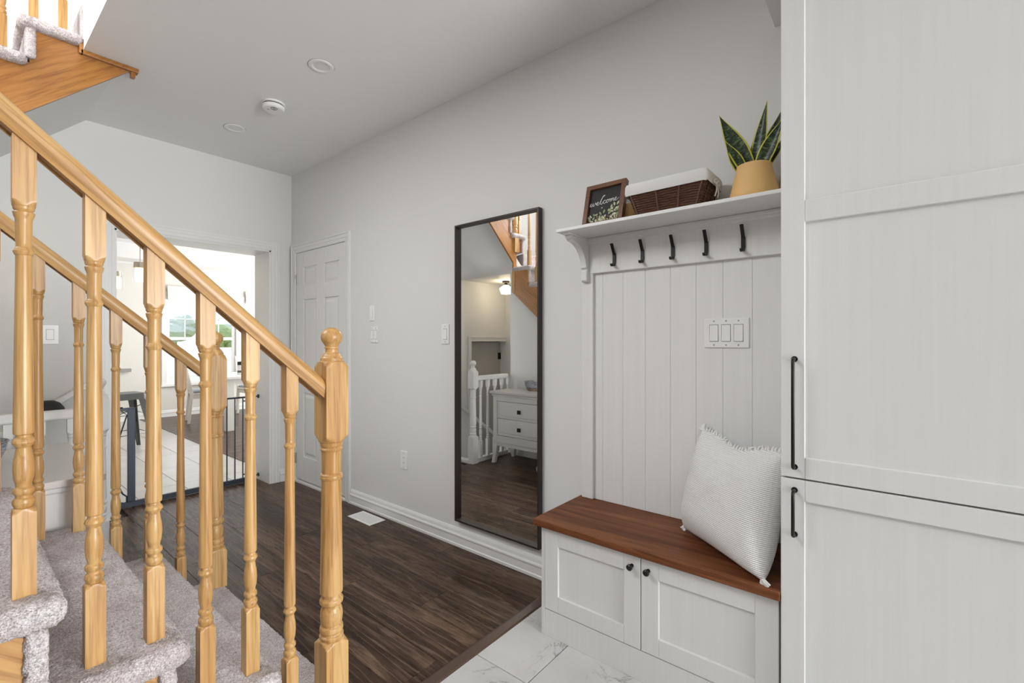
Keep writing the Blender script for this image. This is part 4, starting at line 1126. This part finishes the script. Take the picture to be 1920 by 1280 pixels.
# tan pots and snake plant -------------------------------------------------
def pot_mb(rb, rt, h):
    m = MB(); m.lathe([(0.0, 0.0), (rb * 0.96, 0.0), (rb, 0.006), (rb, h * 0.16), (rb * 0.985, h * 0.22), (rt * 1.03, h * 0.90), (rt, h), (rt - 0.007, h), (rt - 0.010, h * 0.85), (0.0, h * 0.84)], 40, cap=False); return m
pp = thing('snake_plant', 'snake plant with yellow-edged banded leaves in tan pot', 'plant', (1.872, 0.392, ZS + 0.001))
obj('pot', pot_mb(0.082, 0.058, 0.132), 'pot', pp, local=True, smooth=40)
so_ = MB(); so_.lathe([(0.0, 0.118), (0.050, 0.116)], 24, cap=False); obj('soil', so_, 'soil', pp, local=True)
def snake_leaf(name, base, tip, wdt, bow_dir, bow_amt, face):
    """lance-shaped leaf from base to tip, blade facing 'face'"""
    base, tip = Vector(base), Vector(tip); K = 22; C = 8; vs = []; uv = []
    ax = (tip - base); L = ax.length; axn = ax.normalized(); side = axn.cross(Vector(face)).normalized(); nrm = side.cross(axn)
    for i in range(K + 1):
        t = i / K
        w = wdt * (0.56 + 0.44 * math.sin(PI * min(1, t * 0.95 + 0.10))) * (1 - max(0, (t - 0.35) / 0.65) ** 1.9) ** 0.9
        w = max(w, 0.0004)
        c = base + ax * t + Vector(bow_dir) * bow_amt * math.sin(PI * t * 0.5) ** 2 * (t - 0.0)
        for j in range(C + 1):
            u = j / C; q = (u - 0.5) * 2
            vs.append(c + side * q * w + nrm * (q * q - 0.5) * w * 0.42); uv.append((u, t * L / 0.24))
    fs = [(i * (C + 1) + j, i * (C + 1) + j + 1, (i + 1) * (C + 1) + j + 1, (i + 1) * (C + 1) + j) for i in range(K) for j in range(C)]
    me = bpy.data.meshes.new(name); me.from_pydata([tuple(p) for p in vs], [], fs)
    ul = me.uv_layers.new(name='UVMap')
    for lp in me.loops: ul.data[lp.index].uv = uv[lp.vertex_index]
    me.polygons.foreach_set('use_smooth', [True] * len(me.polygons)); me.materials.append(M['leaf'])
    o = bpy.data.objects.new(name, me); COL.objects.link(o); o.parent = pp
    md = o.modifiers.new('thickness', 'SOLIDIFY'); md.thickness = 0.0022; md.offset = 0
    return o
F = (-0.95, -0.25, 0.1)
snake_leaf('leaf', (-0.005, 0.012, 0.105), (-0.045, 0.100, 0.330), 0.034, (-0.3, 0.6, 0), 0.012, F)
snake_leaf('leaf', (-0.010, 0.030, 0.105), (-0.050, 0.082, 0.230), 0.022, (0, 0.5, 0), 0.008, (-0.9, 0.1, 0.2))
snake_leaf('leaf', (0.0, -0.004, 0.105), (-0.01, -0.040, 0.352), 0.027, (0.2, -0.5, 0), 0.008, (-0.9, 0.35, 0.1))
snake_leaf('leaf', (0.020, 0.010, 0.105), (0.025, 0.006, 0.240), 0.018, (0, 0.2, 0), 0.004, F)
snake_leaf('leaf', (0.012, -0.018, 0.105), (0.028, -0.082, 0.325), 0.025, (0, -0.5, 0), 0.008, (-0.95, 0.05, 0.1))
snake_leaf('leaf', (-0.020, -0.018, 0.105), (-0.030, -0.095, 0.270), 0.027, (-0.2, -0.5, 0), 0.012, (-0.92, -0.1, 0.25))
snake_leaf('leaf', (0.005, -0.028, 0.105), (0.020, -0.105, 0.235), 0.016, (0, -0.4, 0), 0.008, (-0.9, 0.1, 0.2))
o = obj('flower_pot', pot_mb(0.050, 0.040, 0.098), 'pot', None, smooth=40, loc=(1.936, 0.906, ZS + 0.001)); tag(o, 'tan pot tucked behind the framed sign and the wicker basket', 'pot')
o = obj('flower_pot', pot_mb(0.030, 0.024, 0.10), 'pot', None, smooth=40, loc=(1.957, 0.299, ZS + 0.001)); tag(o, 'small tan pot half hidden between the snake plant and the tall cabinet', 'pot')

# ================================================================== WALL MIRROR
mi = thing('wall_mirror', 'tall wall mirror in a thin dark brown frame', 'mirror', (XR, 1.77, 0.16))
my0, my1, mz0, mz1 = 1.425, 2.058, 0.162, 1.952
fdp, fwd = 0.034, 0.011
obj('frame', boxes((XR - fdp, my0, mz0, XR - 0.002, my0 + fwd, mz1), (XR - fdp, my1 - fwd, mz0, XR - 0.002, my1, mz1), (XR - fdp, my0 + fwd, mz0, XR - 0.002, my1 - fwd, mz0 + fwd), (XR - fdp, my0 + fwd, mz1 - fwd, XR - 0.002, my1 - fwd, mz1)), 'frame', mi, bevel=0.001, seg=1)
obj('glass', boxes((XR - 0.010, my0 + fwd, mz0 + fwd, XR - 0.004, my1 - fwd, mz1 - fwd)), 'mirror', mi)

# ================================================================== SWITCHES, OUTLET, VENT, CEILING FITTINGS
def plate_x(name, label, cat, x, yc, zc, w, h, gangs, kind='rocker'):
    t = thing(name, label, cat, (x, yc, zc))
    obj('plate', boxes((x - 0.006, yc - w / 2, zc - h / 2, x - 0.0003, yc + w / 2, zc + h / 2)), 'plate', t, bevel=0.0025)
    for g in range(gangs):
        y = yc + (g - (gangs - 1) / 2) * 0.046
        if kind == 'rocker':
            obj('recess', boxes((x - 0.0064, y - 0.0175, zc - 0.034, x - 0.004, y + 0.0175, zc + 0.034)), 'hole', t)
            rk = MB(); rk.prism([(x - 0.0065, zc - 0.0325), (x - 0.0095, zc - 0.0325), (x - 0.0075, zc), (x - 0.0070, zc + 0.0325), (x - 0.0065, zc + 0.0325)], 'y', y - 0.0162, y + 0.0162); obj('rocker', rk, 'plate', t)
        elif kind == 'outlet':
            obj('insert', boxes((x - 0.0075, y - 0.0165, zc - 0.033, x - 0.005, y + 0.0165, zc + 0.033)), 'plate', t, bevel=0.001)
            for s_ in (-1, 1):
                for dy in (-0.006, 0.006): obj('slot', boxes((x - 0.0080, y + dy - 0.001, zc + s_ * 0.017 - 0.004, x - 0.007, y + dy + 0.001, zc + s_ * 0.017 + 0.004)), 'hole', t)
        if kind != 'dimmer':
            for s_ in (-1, 1):
                sm = MB(); sm.tube([(x - 0.0058, y, zc + s_ * 0.0480), (x - 0.0068, y, zc + s_ * 0.0480)], 0.0032, 10); obj('screw', sm, 'steel', t)
    if kind == 'dimmer':
        obj('slider', boxes((x - 0.013, yc - 0.006, zc - 0.03, x - 0.006, yc + 0.006, zc + 0.03)), 'plate', t, bevel=0.002)
    return t
plate_x('light_switch', 'triple white rocker switch on the panelled coat rack', 'light switch', xp, 0.5145, 1.284, 0.168, 0.118, 3)
plate_x('light_switch', 'double white rocker switch between the closet door and the mirror', 'light switch', XR, 2.937, 1.300, 0.085, 0.118, 2)
plate_x('light_switch', 'single white rocker switch right next to the mirror frame', 'light switch', XR, 2.172, 1.296, 0.070, 0.124, 1)
plate_x('wall_remote', 'narrow white wall control mounted just above the double switch', 'wall control', XR, 2.965, 1.458, 0.058, 0.112, 1, 'dimmer')
plate_x('wall_outlet', 'white power outlet low on the wall beside the mirror', 'outlet', XR, 2.587, 0.438, 0.072, 0.124, 1, 'outlet')
# far-wall switch (faces -y)
t = thing('light_switch', 'white rocker switch on the wall above the sloping handrail', 'light switch', (0.425, YF, 1.295))
xs, zs = 0.425, 1.295
obj('plate', boxes((xs - 0.042, YF - 0.006, zs - 0.062, xs + 0.042, YF - 0.0003, zs + 0.062)), 'plate', t, bevel=0.0025)
obj('recess', boxes((xs - 0.0185, YF - 0.0064, zs - 0.034, xs + 0.0185, YF - 0.004, zs + 0.034)), 'hole', t)
rk = MB(); rk.prism([(YF - 0.0065, zs - 0.0325), (YF - 0.0095, zs - 0.0325), (YF - 0.0072, zs + 0.0325), (YF - 0.0065, zs + 0.0325)], 'x', xs - 0.0172, xs + 0.0172); obj('rocker', rk, 'plate', t)

vt = thing('floor_vent', 'white louvred floor register set in the dark planks', 'floor vent', (1.88, 2.875, 0))
obj('frame', boxes((1.816, 2.74, 0.0005, 1.832, 3.01, 0.006), (1.928, 2.74, 0.0005, 1.944, 3.01, 0.006), (1.832, 2.74, 0.0005, 1.928, 2.758, 0.006), (1.832, 2.992, 0.0005, 1.928, 3.01, 0.006)), 'plate', vt, bevel=0.002)
obj('grille_back', boxes((1.830, 2.756, 0.0006, 1.930, 2.994, 0.0012)), 'hole', vt)
for i in range(20):
    y = 2.764 + i * 0.0122
    obj('louvre', boxes((1.831, y - 0.0042, 0.001, 1.929, y + 0.0042, 0.0048)), 'plate', vt)

for (x, y, txt) in ((1.295, 2.408, 'recessed white ceiling light between the smoke alarm and the mirror side'), (1.285, 3.577, 'recessed white ceiling light between the smoke alarm and the kitchen doorway')):
    t = thing('recessed_light', txt, 'ceiling light', (x, y, ZC), group='recessed hall lights')
    rg = MB(); rg.lathe([(0.066, -0.0002), (0.066, -0.003), (0.060, -0.0055), (0.046, -0.0055), (0.041, -0.002)], 40, (x, y, ZC), cap=False); obj('trim_ring', rg, 'plate', t, smooth=40)
    rv = MB(); rv.lathe([(0.0665, -0.0004), (0.0680, -0.0004)], 40, (x, y, ZC), cap=False); obj('rim_shadow', rv, 'hole', t)  # flat dark ring paints the shade around the trim ring
    lz = MB(); lz.lathe([(0.0, -0.002), (0.042, -0.002)], 32, (x, y, ZC), cap=False); obj('lens', lz, 'lens', t)
t = thing('smoke_alarm', 'round white smoke alarm on the ceiling between two recessed lights', 'smoke alarm', (1.308, 3.02, ZC))
sm = MB(); sm.lathe([(0.066, 0.0), (0.068, -0.008), (0.062, -0.012)], 40, (1.308, 3.02, ZC - 0.0003), cap=False); obj('base', sm, 'plate', t, smooth=30)
sm = MB(); sm.lathe([(0.058, -0.011), (0.058, -0.017)], 40, (1.308, 3.02, ZC), cap=False); obj('sounder_slot', sm, 'hole', t)
sm = MB(); sm.lathe([(0.060, -0.0165), (0.064, -0.019), (0.063, -0.036), (0.056, -0.042), (0.0, -0.0425)], 40, (1.308, 3.02, ZC), cap=False); obj('cover', sm, 'plate', t, smooth=30)
sm = MB(); sm.tube([(1.300 + 0.018 * math.cos(a), 2.995 + 0.018 * math.sin(a), ZC - 0.0428) for a in [2 * PI * i / 24 for i in range(24)]], 0.0016, 6, closed=True)
sm.tube([(1.300 + 0.008 * math.cos(a), 2.995 + 0.008 * math.sin(a), ZC - 0.0428) for a in [2 * PI * i / 18 for i in range(18)]], 0.0012, 6, closed=True); obj('test_button', sm, 'stool', t)
sm = MB()
for i in range(3): sm.box(1.274 + i * 0.005, 3.028, ZC - 0.0432, 1.277 + i * 0.005, 3.033, ZC - 0.0424)
obj('indicator', sm, 'hole', t)

# ================================================================== SAFETY GATE
gt = thing('safety_gate', 'dark grey metal safety gate standing in the kitchen doorway', 'gate', (1.28, 4.45, 0))
gyc = 4.45
obj('floor_bar', boxes((DX0 + 0.045, gyc - 0.013, 0.004, DX1 - 0.08, gyc + 0.013, 0.044)), 'gate', gt, bevel=0.003)
obj('post', boxes((0.862, gyc - 0.012, 0.044, 0.908, gyc + 0.012, 0.742)), 'gate', gt, bevel=0.003)
obj('top_bar', boxes((0.775, gyc - 0.010, 0.728, 0.908, gyc + 0.010, 0.752)), 'gate', gt, bevel=0.003)
tb = MB(); tb.tube([(0.815, gyc, 0.73), (0.815, gyc, 0.16), (0.835, gyc, 0.11), (0.858, gyc, 0.085), (0.858, gyc, 0.04)], 0.0055, 8); obj('bar', tb, 'gate', gt, smooth=50)
tb = MB(); tb.tube([(0.80, gyc, 0.35), (0.82, gyc, 0.55), (0.86, gyc, 0.70)], 0.005, 8); obj('brace', tb, 'gate', gt, smooth=50)
tb = MB(); tb.tube([(1.475, gyc, 0.755), (1.745, gyc, 0.755)], 0.008, 10); obj('top_bar', tb, 'gate', gt, smooth=50)
tb = MB(); tb.tube([(1.475, gyc, 0.04), (1.475, gyc, 0.60), (1.472, gyc, 0.64), (1.46, gyc, 0.66), (1.44, gyc, 0.665)], 0.006, 8); obj('bar', tb, 'gate', gt, smooth=50)
for xb in (1.537, 1.600, 1.664):
    tb = MB(); tb.tube([(xb, gyc, 0.04), (xb, gyc, 0.752)], 0.0055, 8); obj('bar', tb, 'gate', gt, smooth=50)
tb = MB(); tb.tube(catmull([Vector(p) for p in ((1.664, gyc, 0.722), (1.705, gyc, 0.722), (1.735, gyc, 0.712), (1.748, gyc, 0.685), (1.750, gyc, 0.62), (1.750, gyc, 0.20), (1.747, gyc, 0.13), (1.735, gyc, 0.10), (1.70, gyc, 0.08), (1.664, gyc, 0.07))], 5), 0.0055, 8); obj('side_loop', tb, 'gate', gt, smooth=50)
for zc in (0.755, 0.045):
    for (xa, sgn) in ((DX1 - 0.012, -1), (DX0 + 0.012, 1)):
        tb = MB(); tb.tube([(xa, gyc, zc), (xa + sgn * 0.008, gyc, zc)], 0.017, 14); tb.tube([(xa, gyc, zc), (xa + sgn * 0.075, gyc, zc)], 0.005, 8); tb.tube([(xa + sgn * 0.030, gyc, zc), (xa + sgn * 0.048, gyc, zc)], 0.015, 12)
        obj('pressure_mount', tb, 'gate', gt, smooth=40)
dsn = MB(); dsn.tube([(1.955, YF - 0.017, 0.06), (1.955, YF - 0.024, 0.06)], 0.012, 12); dsn.tube([(1.955, YF - 0.02, 0.06), (1.955, YF - 0.075, 0.06)], 0.005, 10); dsn.sphere((1.955, YF - 0.08, 0.06), 0.010, 12)
o = obj('door_stop', dsn, 'stool', None, smooth=40); tag(o, 'small dark door stop on the baseboard beside the kitchen doorway', 'door stop')

# ================================================================== KITCHEN
struct('ceiling_kitchen', boxes((KX0, YK, ZC, KX1, KY1, ZC + 0.1)), 'ceiling')
struct('wall_kitchen_left', boxes((KX0 - 0.1, YK, 0, KX0, KY1, ZC)), 'wall_kitchen')
struct('wall_kitchen_right', boxes((KX1, YK, 0, KX1 + 0.1, 5.3, ZC), (KX1, 8.7, 0, KX1 + 0.1, KY1, ZC), (KX1, 5.3, 2.35, KX1 + 0.1, 8.7, ZC)), 'wall_kitchen')
wx = [(2.32, 3.37), (3.52, 4.57)]; wz0, wz1 = 0.53, 2.00
bw = MB(); e = [KX0, 2.32, 3.37, 3.52, 4.57, KX1]
for a, b_ in ((0, 1), (2, 3), (4, 5)): bw.box(e[a], KY1, 0, e[b_], KY1 + 0.15, ZC)
for a, b_ in wx: bw.box(a, KY1, 0, b_, KY1 + 0.15, wz0); bw.box(a, KY1, wz1, b_, KY1 + 0.15, ZC)
struct('wall_kitchen_back', bw, 'wall_kitchen')
struct('wall_kitchen_front', boxes((XR + 0.12, YF, 0, KX1, YK, ZC), (KX0, YF + 0.299, 0, -0.2, YK + 0.005, ZC)), 'wall_kitchen')
cw = MB(); cw.prism([(KY1, 2.47), (KY1 - 0.03, 2.47), (KY1 - 0.05, 2.50), (KY1 - 0.35, 2.52), (KY1 - 0.35, ZC), (KY1, ZC)], 'x', KX0, KX1); struct('trim_7', cw, 'trim')
bm_ = boxes((KX0, 5.6, 2.62, KX1, 5.85, ZC)); struct('trim_8', bm_, 'trim')
for wi, (a, b_) in enumerate(wx):
    wf = MB(); y0, y1 = KY1 + 0.03, KY1 + 0.09; f = 0.045; mid = (a + b_) / 2
    wf.box(a, y0, wz0, a + f, y1, wz1); wf.box(b_ - f, y0, wz0, b_, y1, wz1); wf.box(a + f, y0, wz0, b_ - f, y1, wz0 + f); wf.box(a + f, y0, wz1 - f, b_ - f, y1, wz1)
    wf.box(mid - 0.03, y0, wz0 + f, mid + 0.03, y1, wz1 - f); zr = 1.30
    wf.box(a + f, y0, zr - 0.025, mid - 0.03, y1, zr + 0.025); wf.box(mid + 0.03, y0, zr - 0.025, b_ - f, y1, zr + 0.025)
    w_ = struct('window_%d' % (wi + 2), wf, 'pvc', bevel=0.003, seg=1)
    for s0, s1 in ((a + f, mid - 0.03), (mid + 0.03, b_ - f)):
        xm = (s0 + s1) / 2
        obj('muntin', boxes((xm - 0.007, y0 + 0.02, zr + 0.025, xm + 0.007, y0 + 0.035, wz1 - f), (s0, y0 + 0.02, 1.63, s1, y0 + 0.035, 1.644)), 'pvc', w_)
        obj('pane', boxes((s0, y0 + 0.038, zr + 0.025, s1, y0 + 0.041, wz1 - f)), 'clear', w_)
        obj('pane', boxes((s0, y0 + 0.038, wz0 + f, s1, y0 + 0.041, zr - 0.025)), 'clear', w_)
    obj('casing', boxes((a - 0.075, KY1 - 0.018, wz0 - 0.03, a, KY1, wz1 + 0.075), (b_, KY1 - 0.018, wz0 - 0.03, b_ + 0.075, KY1, wz1 + 0.075), (a, KY1 - 0.018, wz1, b_, KY1, wz1 + 0.075), (a - 0.09, KY1 - 0.045, wz0 - 0.03, b_ + 0.09, KY1, wz0)), 'trim', w_, bevel=0.003, seg=1)
    sh = thing('roman_shade', ['folded cream fabric shade above the window behind the dining table', 'folded cream fabric shade above the window next to the kitchen side wall'][wi], 'window shade', ((a + b_) / 2, KY1 - 0.05, 1.95))
    for q in range(4):
        obj('fold', boxes((a - 0.005, KY1 - 0.07 + 0.008 * q, 1.945 + 0.045 * q, b_ + 0.005, KY1 - 0.022, 2.09 + 0.05 * q - 0.06)), 'shade', sh, bevel=0.006)

# bar stool ----------------------------------------------------------------
bsn = thing('bar_stool', 'gunmetal bar stool with splayed legs behind the safety gate', 'stool', (1.285, 6.80, 0), math.radians(8))
sb = MB(); r_ = rrect(0.155, 0.155, 0.03, 4); n0 = len(r_)
rings = [(1.0, 0.66), (1.0, 0.652), (1.04, 0.59), (1.02, 0.59), (0.98, 0.645)]
for f_, z in rings: sb.v += [(x * f_, y * f_, z) for x, y in r_]
for k in range(len(rings) - 1):
    for i in range(n0): sb.f.append((k * n0 + i, k * n0 + (i + 1) % n0, (k + 1) * n0 + (i + 1) % n0, (k + 1) * n0 + i))
sb.f.append(tuple(range(n0))); obj('seat', sb, 'stool', bsn, local=True, smooth=40)
for sx in (-1, 1):
    for sy in (-1, 1):
        lg = MB(); lg.add([(sx * 0.15, sy * 0.15, 0.60), (sx * 0.085, sy * 0.15, 0.60), (sx * 0.15, sy * 0.085, 0.60), (sx * 0.235, sy * 0.235, 0.0), (sx * 0.205, sy * 0.235, 0.0), (sx * 0.235, sy * 0.205, 0.0),
                           (sx * 0.138, sy * 0.138, 0.60), (sx * 0.222, sy * 0.222, 0.0)],
                          [(0, 1, 4, 3), (0, 3, 5, 2), (1, 6, 7, 4), (2, 5, 7, 6), (0, 2, 6, 1), (3, 4, 7, 5)])
        obj('leg', lg, 'stool', bsn, local=True)
for zz_ in (0.20, 0.42):
    e_ = 0.15 + 0.085 * (1 - zz_ / 0.6) - 0.01; fr2 = MB(); fr2.tube([(e_, e_, zz_), (-e_, e_, zz_), (-e_, -e_, zz_), (e_, -e_, zz_)], 0.006, 8, closed=True); obj('foot_ring', fr2, 'stool', bsn, local=True)
br = MB(); br.tube([(0.20, 0.20, 0.28), (-0.15, -0.15, 0.55)], 0.005, 6); br.tube([(-0.20, 0.20, 0.28), (0.15, -0.15, 0.55)], 0.005, 6); obj('brace', br, 'stool', bsn, local=True)
wlg = obj('wall_ledge', boxes((1.45, KY1 - 0.06, 0.775, 1.845, KY1 - 0.001, 0.825)), 'grout_light', None, bevel=0.002); tag(wlg, 'short grey ledge on the cream kitchen wall beside the window', 'ledge')
# pendants -----------------------------------------------------------------
for i, (x, y, z, txt) in enumerate(((1.345, 6.38, 1.98, 'glass pendant lamp with nickel cap hanging over the island end nearest the doorway'), (1.325, 7.42, 1.98, 'glass pendant lamp with nickel cap hanging over the island beyond the stool'))):
    t = thing('pendant_lamp', txt, 'pendant lamp', (x, y, z), group='kitchen pendant lamps')
    p = MB(); p.tube([(x, y, z + 0.14), (x, y, ZC)], 0.004, 8); obj('cord', p, 'brass', t)
    p = MB(); p.lathe([(0.045, 0.0), (0.045, -0.02)], 20, (x, y, ZC)); obj('canopy', p, 'brass', t)
    p = MB(); p.lathe([(0.02, 0.14), (0.055, 0.135), (0.058, 0.075), (0.02, 0.07)], 24, (x, y, z)); obj('cap', p, 'brass', t, smooth=40)
    p = MB(); p.lathe([(0.066, 0.09), (0.066, -0.10), (0.063, -0.10), (0.063, 0.09)], 28, (x, y, z), cap=False); obj('glass_shade', p, 'clear', t, smooth=40)
    p = MB(); p.lathe([(0.045, 0.07), (0.045, -0.075)], 24, (x, y, z)); obj('bulb_tube', p, 'lampglass', t, smooth=40)
# dining table, chairs, vase -----------------------------------------------
tb_ = thing('dining_table', 'white dining table with square legs by the kitchen window', 'table', (3.2, 7.65, 0))
obj('top', boxes((2.40, 7.08, 0.725, 4.15, 8.15, 0.760)), 'white_wood', tb_, bevel=0.004)
obj('apron', boxes((2.47, 7.15, 0.64, 4.08, 7.17, 0.725), (2.47, 8.06, 0.64, 4.08, 8.08, 0.725), (2.47, 7.17, 0.64, 2.49, 8.06, 0.725), (4.06, 7.17, 0.64, 4.08, 8.06, 0.725)), 'white_wood', tb_)
for lx_ in (2.46, 3.99):
    for ly_ in (7.14, 7.99): obj('leg', boxes((lx_, ly_, 0.0, lx_ + 0.10, ly_ + 0.10, 0.725)), 'white_wood', tb_, bevel=0.003)
def chair(label, loc, rz):
    """chair faces local +x; back at -x"""
    t = thing('dining_chair', label, 'chair', loc, rz, group='dining chairs')
    obj('seat', boxes((-0.21, -0.22, 0.43, 0.23, 0.22, 0.46)), 'chairw', t, local=True, bevel=0.01)
    c_ = rounded_box(-0.20, -0.21, 0.455, 0.22, 0.21, 0.495, 0.018, 0.03, 0); obj('cushion', c_, 'cushion', t, local=True, smooth=180)
    for sy in (-1, 1):
        l_ = MB(); l_.prism([(0.21, 0.43), (0.17, 0.43), (0.18, 0.0), (0.21, 0.0)], 'y', sy * 0.205 - 0.02, sy * 0.205 + 0.02); obj('leg', l_, 'chairw', t, local=True, bevel=0.004)
        l_ = MB(); l_.prism([(-0.17, 0.46), (-0.21, 0.98), (-0.30, 1.0), (-0.275, 0.98), (-0.215, 0.46), (-0.235, 0.0), (-0.20, 0.0)], 'y', sy * 0.205 - 0.02, sy * 0.205 + 0.02)
        l_ = MB(); l_.prism([(-0.17, 0.46), (-0.275, 1.0), (-0.315, 1.0), (-0.215, 0.45), (-0.25, 0.0), (-0.21, 0.0)], 'y', sy * 0.205 - 0.02, sy * 0.205 + 0.02); obj('leg', l_, 'chairw', t, local=True, bevel=0.004)
    for z0, z1, xo in ((0.92, 1.0, -0.28), (0.56, 0.60, -0.205)):
        obj('back_rail', boxes((xo - 0.025, -0.19, z0, xo, 0.19, z1)), 'chairw', t, local=True, bevel=0.004)
    s_ = MB(); s_.prism([(-0.205, 0.59), (-0.28, 0.94), (-0.295, 0.94), (-0.22, 0.59)], 'y', -0.07, 0.07); obj('splat', s_, 'chairw', t, local=True)
    obj('stretcher', boxes((-0.20, -0.205, 0.37, 0.18, -0.185, 0.43), (-0.20, 0.185, 0.37, 0.18, 0.205, 0.43), (0.17, -0.19, 0.37, 0.19, 0.19, 0.43)), 'chairw', t, local=True)
    return t
chair('cream dining chair at the end of the white table with its side to the doorway', (2.60, 8.42, 0), math.radians(-12))
chair('cream dining chair on the window side of the white table', (3.42, 8.60, 0), math.radians(-90))
chair('cream dining chair on the doorway side of the white table', (3.25, 6.62, 0), math.radians(90))
vs_ = thing('candle_jar', 'small black and white jar standing on the white dining table', 'jar', (2.78, 7.50, 0.7605))
p = MB(); p.lathe([(0.0, 0.0), (0.045, 0.0), (0.05, 0.01), (0.05, 0.13), (0.045, 0.14)], 20); obj('jar', p, 'white_wood', vs_, local=True, smooth=40)
p = MB(); p.lathe([(0.046, 0.14), (0.05, 0.145), (0.05, 0.19), (0.0, 0.195)], 20); obj('lid', p, 'black', vs_, local=True, smooth=40)
p = MB(); p.lathe([(0.0508, 0.03), (0.0508, 0.06)], 20, cap=False); obj('label_band', p, 'stool', vs_, local=True, smooth=40)

# landing lamp (warm) --------------------------------------------------------
lf = thing('landing_lamp', 'warm ceiling lamp with white glass shade over the lower landing', 'ceiling lamp', (-0.60, 3.86, 2.03))
p = MB(); p.lathe([(0.05, 0.0), (0.05, -0.02), (0.02, -0.025), (0.018, -0.07)], 20, (-0.62, 3.86, 2.029)); obj('base', p, 'black', lf, smooth=40)
p = MB(); p.lathe([(0.03, -0.055), (0.085, -0.095), (0.060, -0.165), (0.0, -0.17)], 24, (-0.62, 3.86, 2.029), cap=False); obj('glass_shade', p, 'lampwhite', lf, smooth=40)

# ================================================================== OUTSIDE
g = obj('ground', boxes((-60, KY1 + 0.16, -0.9, 90, 160, -0.6)), 'grass'); tag(g, kind='structure')
g = obj('deck', boxes((-0.5, KY1 + 0.16, -0.16, 6.5, KY1 + 3.4, -0.10)), 'deck', bevel=0.0); tag(g, 'pale wooden deck outside the kitchen window', 'deck')
rt = random.Random(5)
def tree(label, x, y, h, r, mat):
    t = thing('tree', label, 'tree', (x, y, -0.6), group='trees beyond the lawn')
    tk = MB(); tk.lathe([(0.18, 0), (0.12, h * 0.6)], 10); obj('trunk', tk, 'bark', t, local=True)
    cr_ = MB()
    for q in range(9):
        a = rt.uniform(0, 2 * PI); d = rt.uniform(0, r * 0.75); cr_.sphere((d * math.cos(a), d * math.sin(a), h * rt.uniform(0.45, 0.85)), r * rt.uniform(0.45, 0.7), 12, (1, 1, 0.8))
    cr_.v = [tuple(Vector(p) * (1 + 0.10 * mnoise.noise(Vector(p) * 0.9))) for p in cr_.v]
    obj('crown', cr_, mat, t, local=True)
names = ['low round', 'tall rounded', 'wide spreading', 'narrow upright', 'squat bushy', 'two-lobed', 'lopsided', 'dense', 'thin-topped', 'broad flat', 'small', 'domed', 'ragged']
for i in range(13):
    far = i % 2
    tree(('%s haze-tinted blue-green tree far beyond the lawn' if far else '%s green tree at the edge of the lawn') % names[i], 9 + i * 3.4 + rt.uniform(-.4, .4), (74 if far else 48), (4.6 if far else 2.9) + rt.uniform(-0.5, 0.5), (2.3 if far else 1.55), 'foliage2' if far else 'foliage')
fc = thing('yard_fence', 'white horizontal board fence outside the kitchen window', 'fence', (4.5, KY1 + 5, -0.6))
for i in range(11): obj('board', boxes((-2, KY1 + 5.0, -0.58 + 0.152 * i, 14, KY1 + 5.03, -0.58 + 0.152 * i + 0.146)), 'deck', fc)
for i in range(9): obj('post', boxes((-2 + 2 * i, KY1 + 5.03, -0.6, -1.9 + 2 * i, KY1 + 5.13, 1.10)), 'deck', fc)
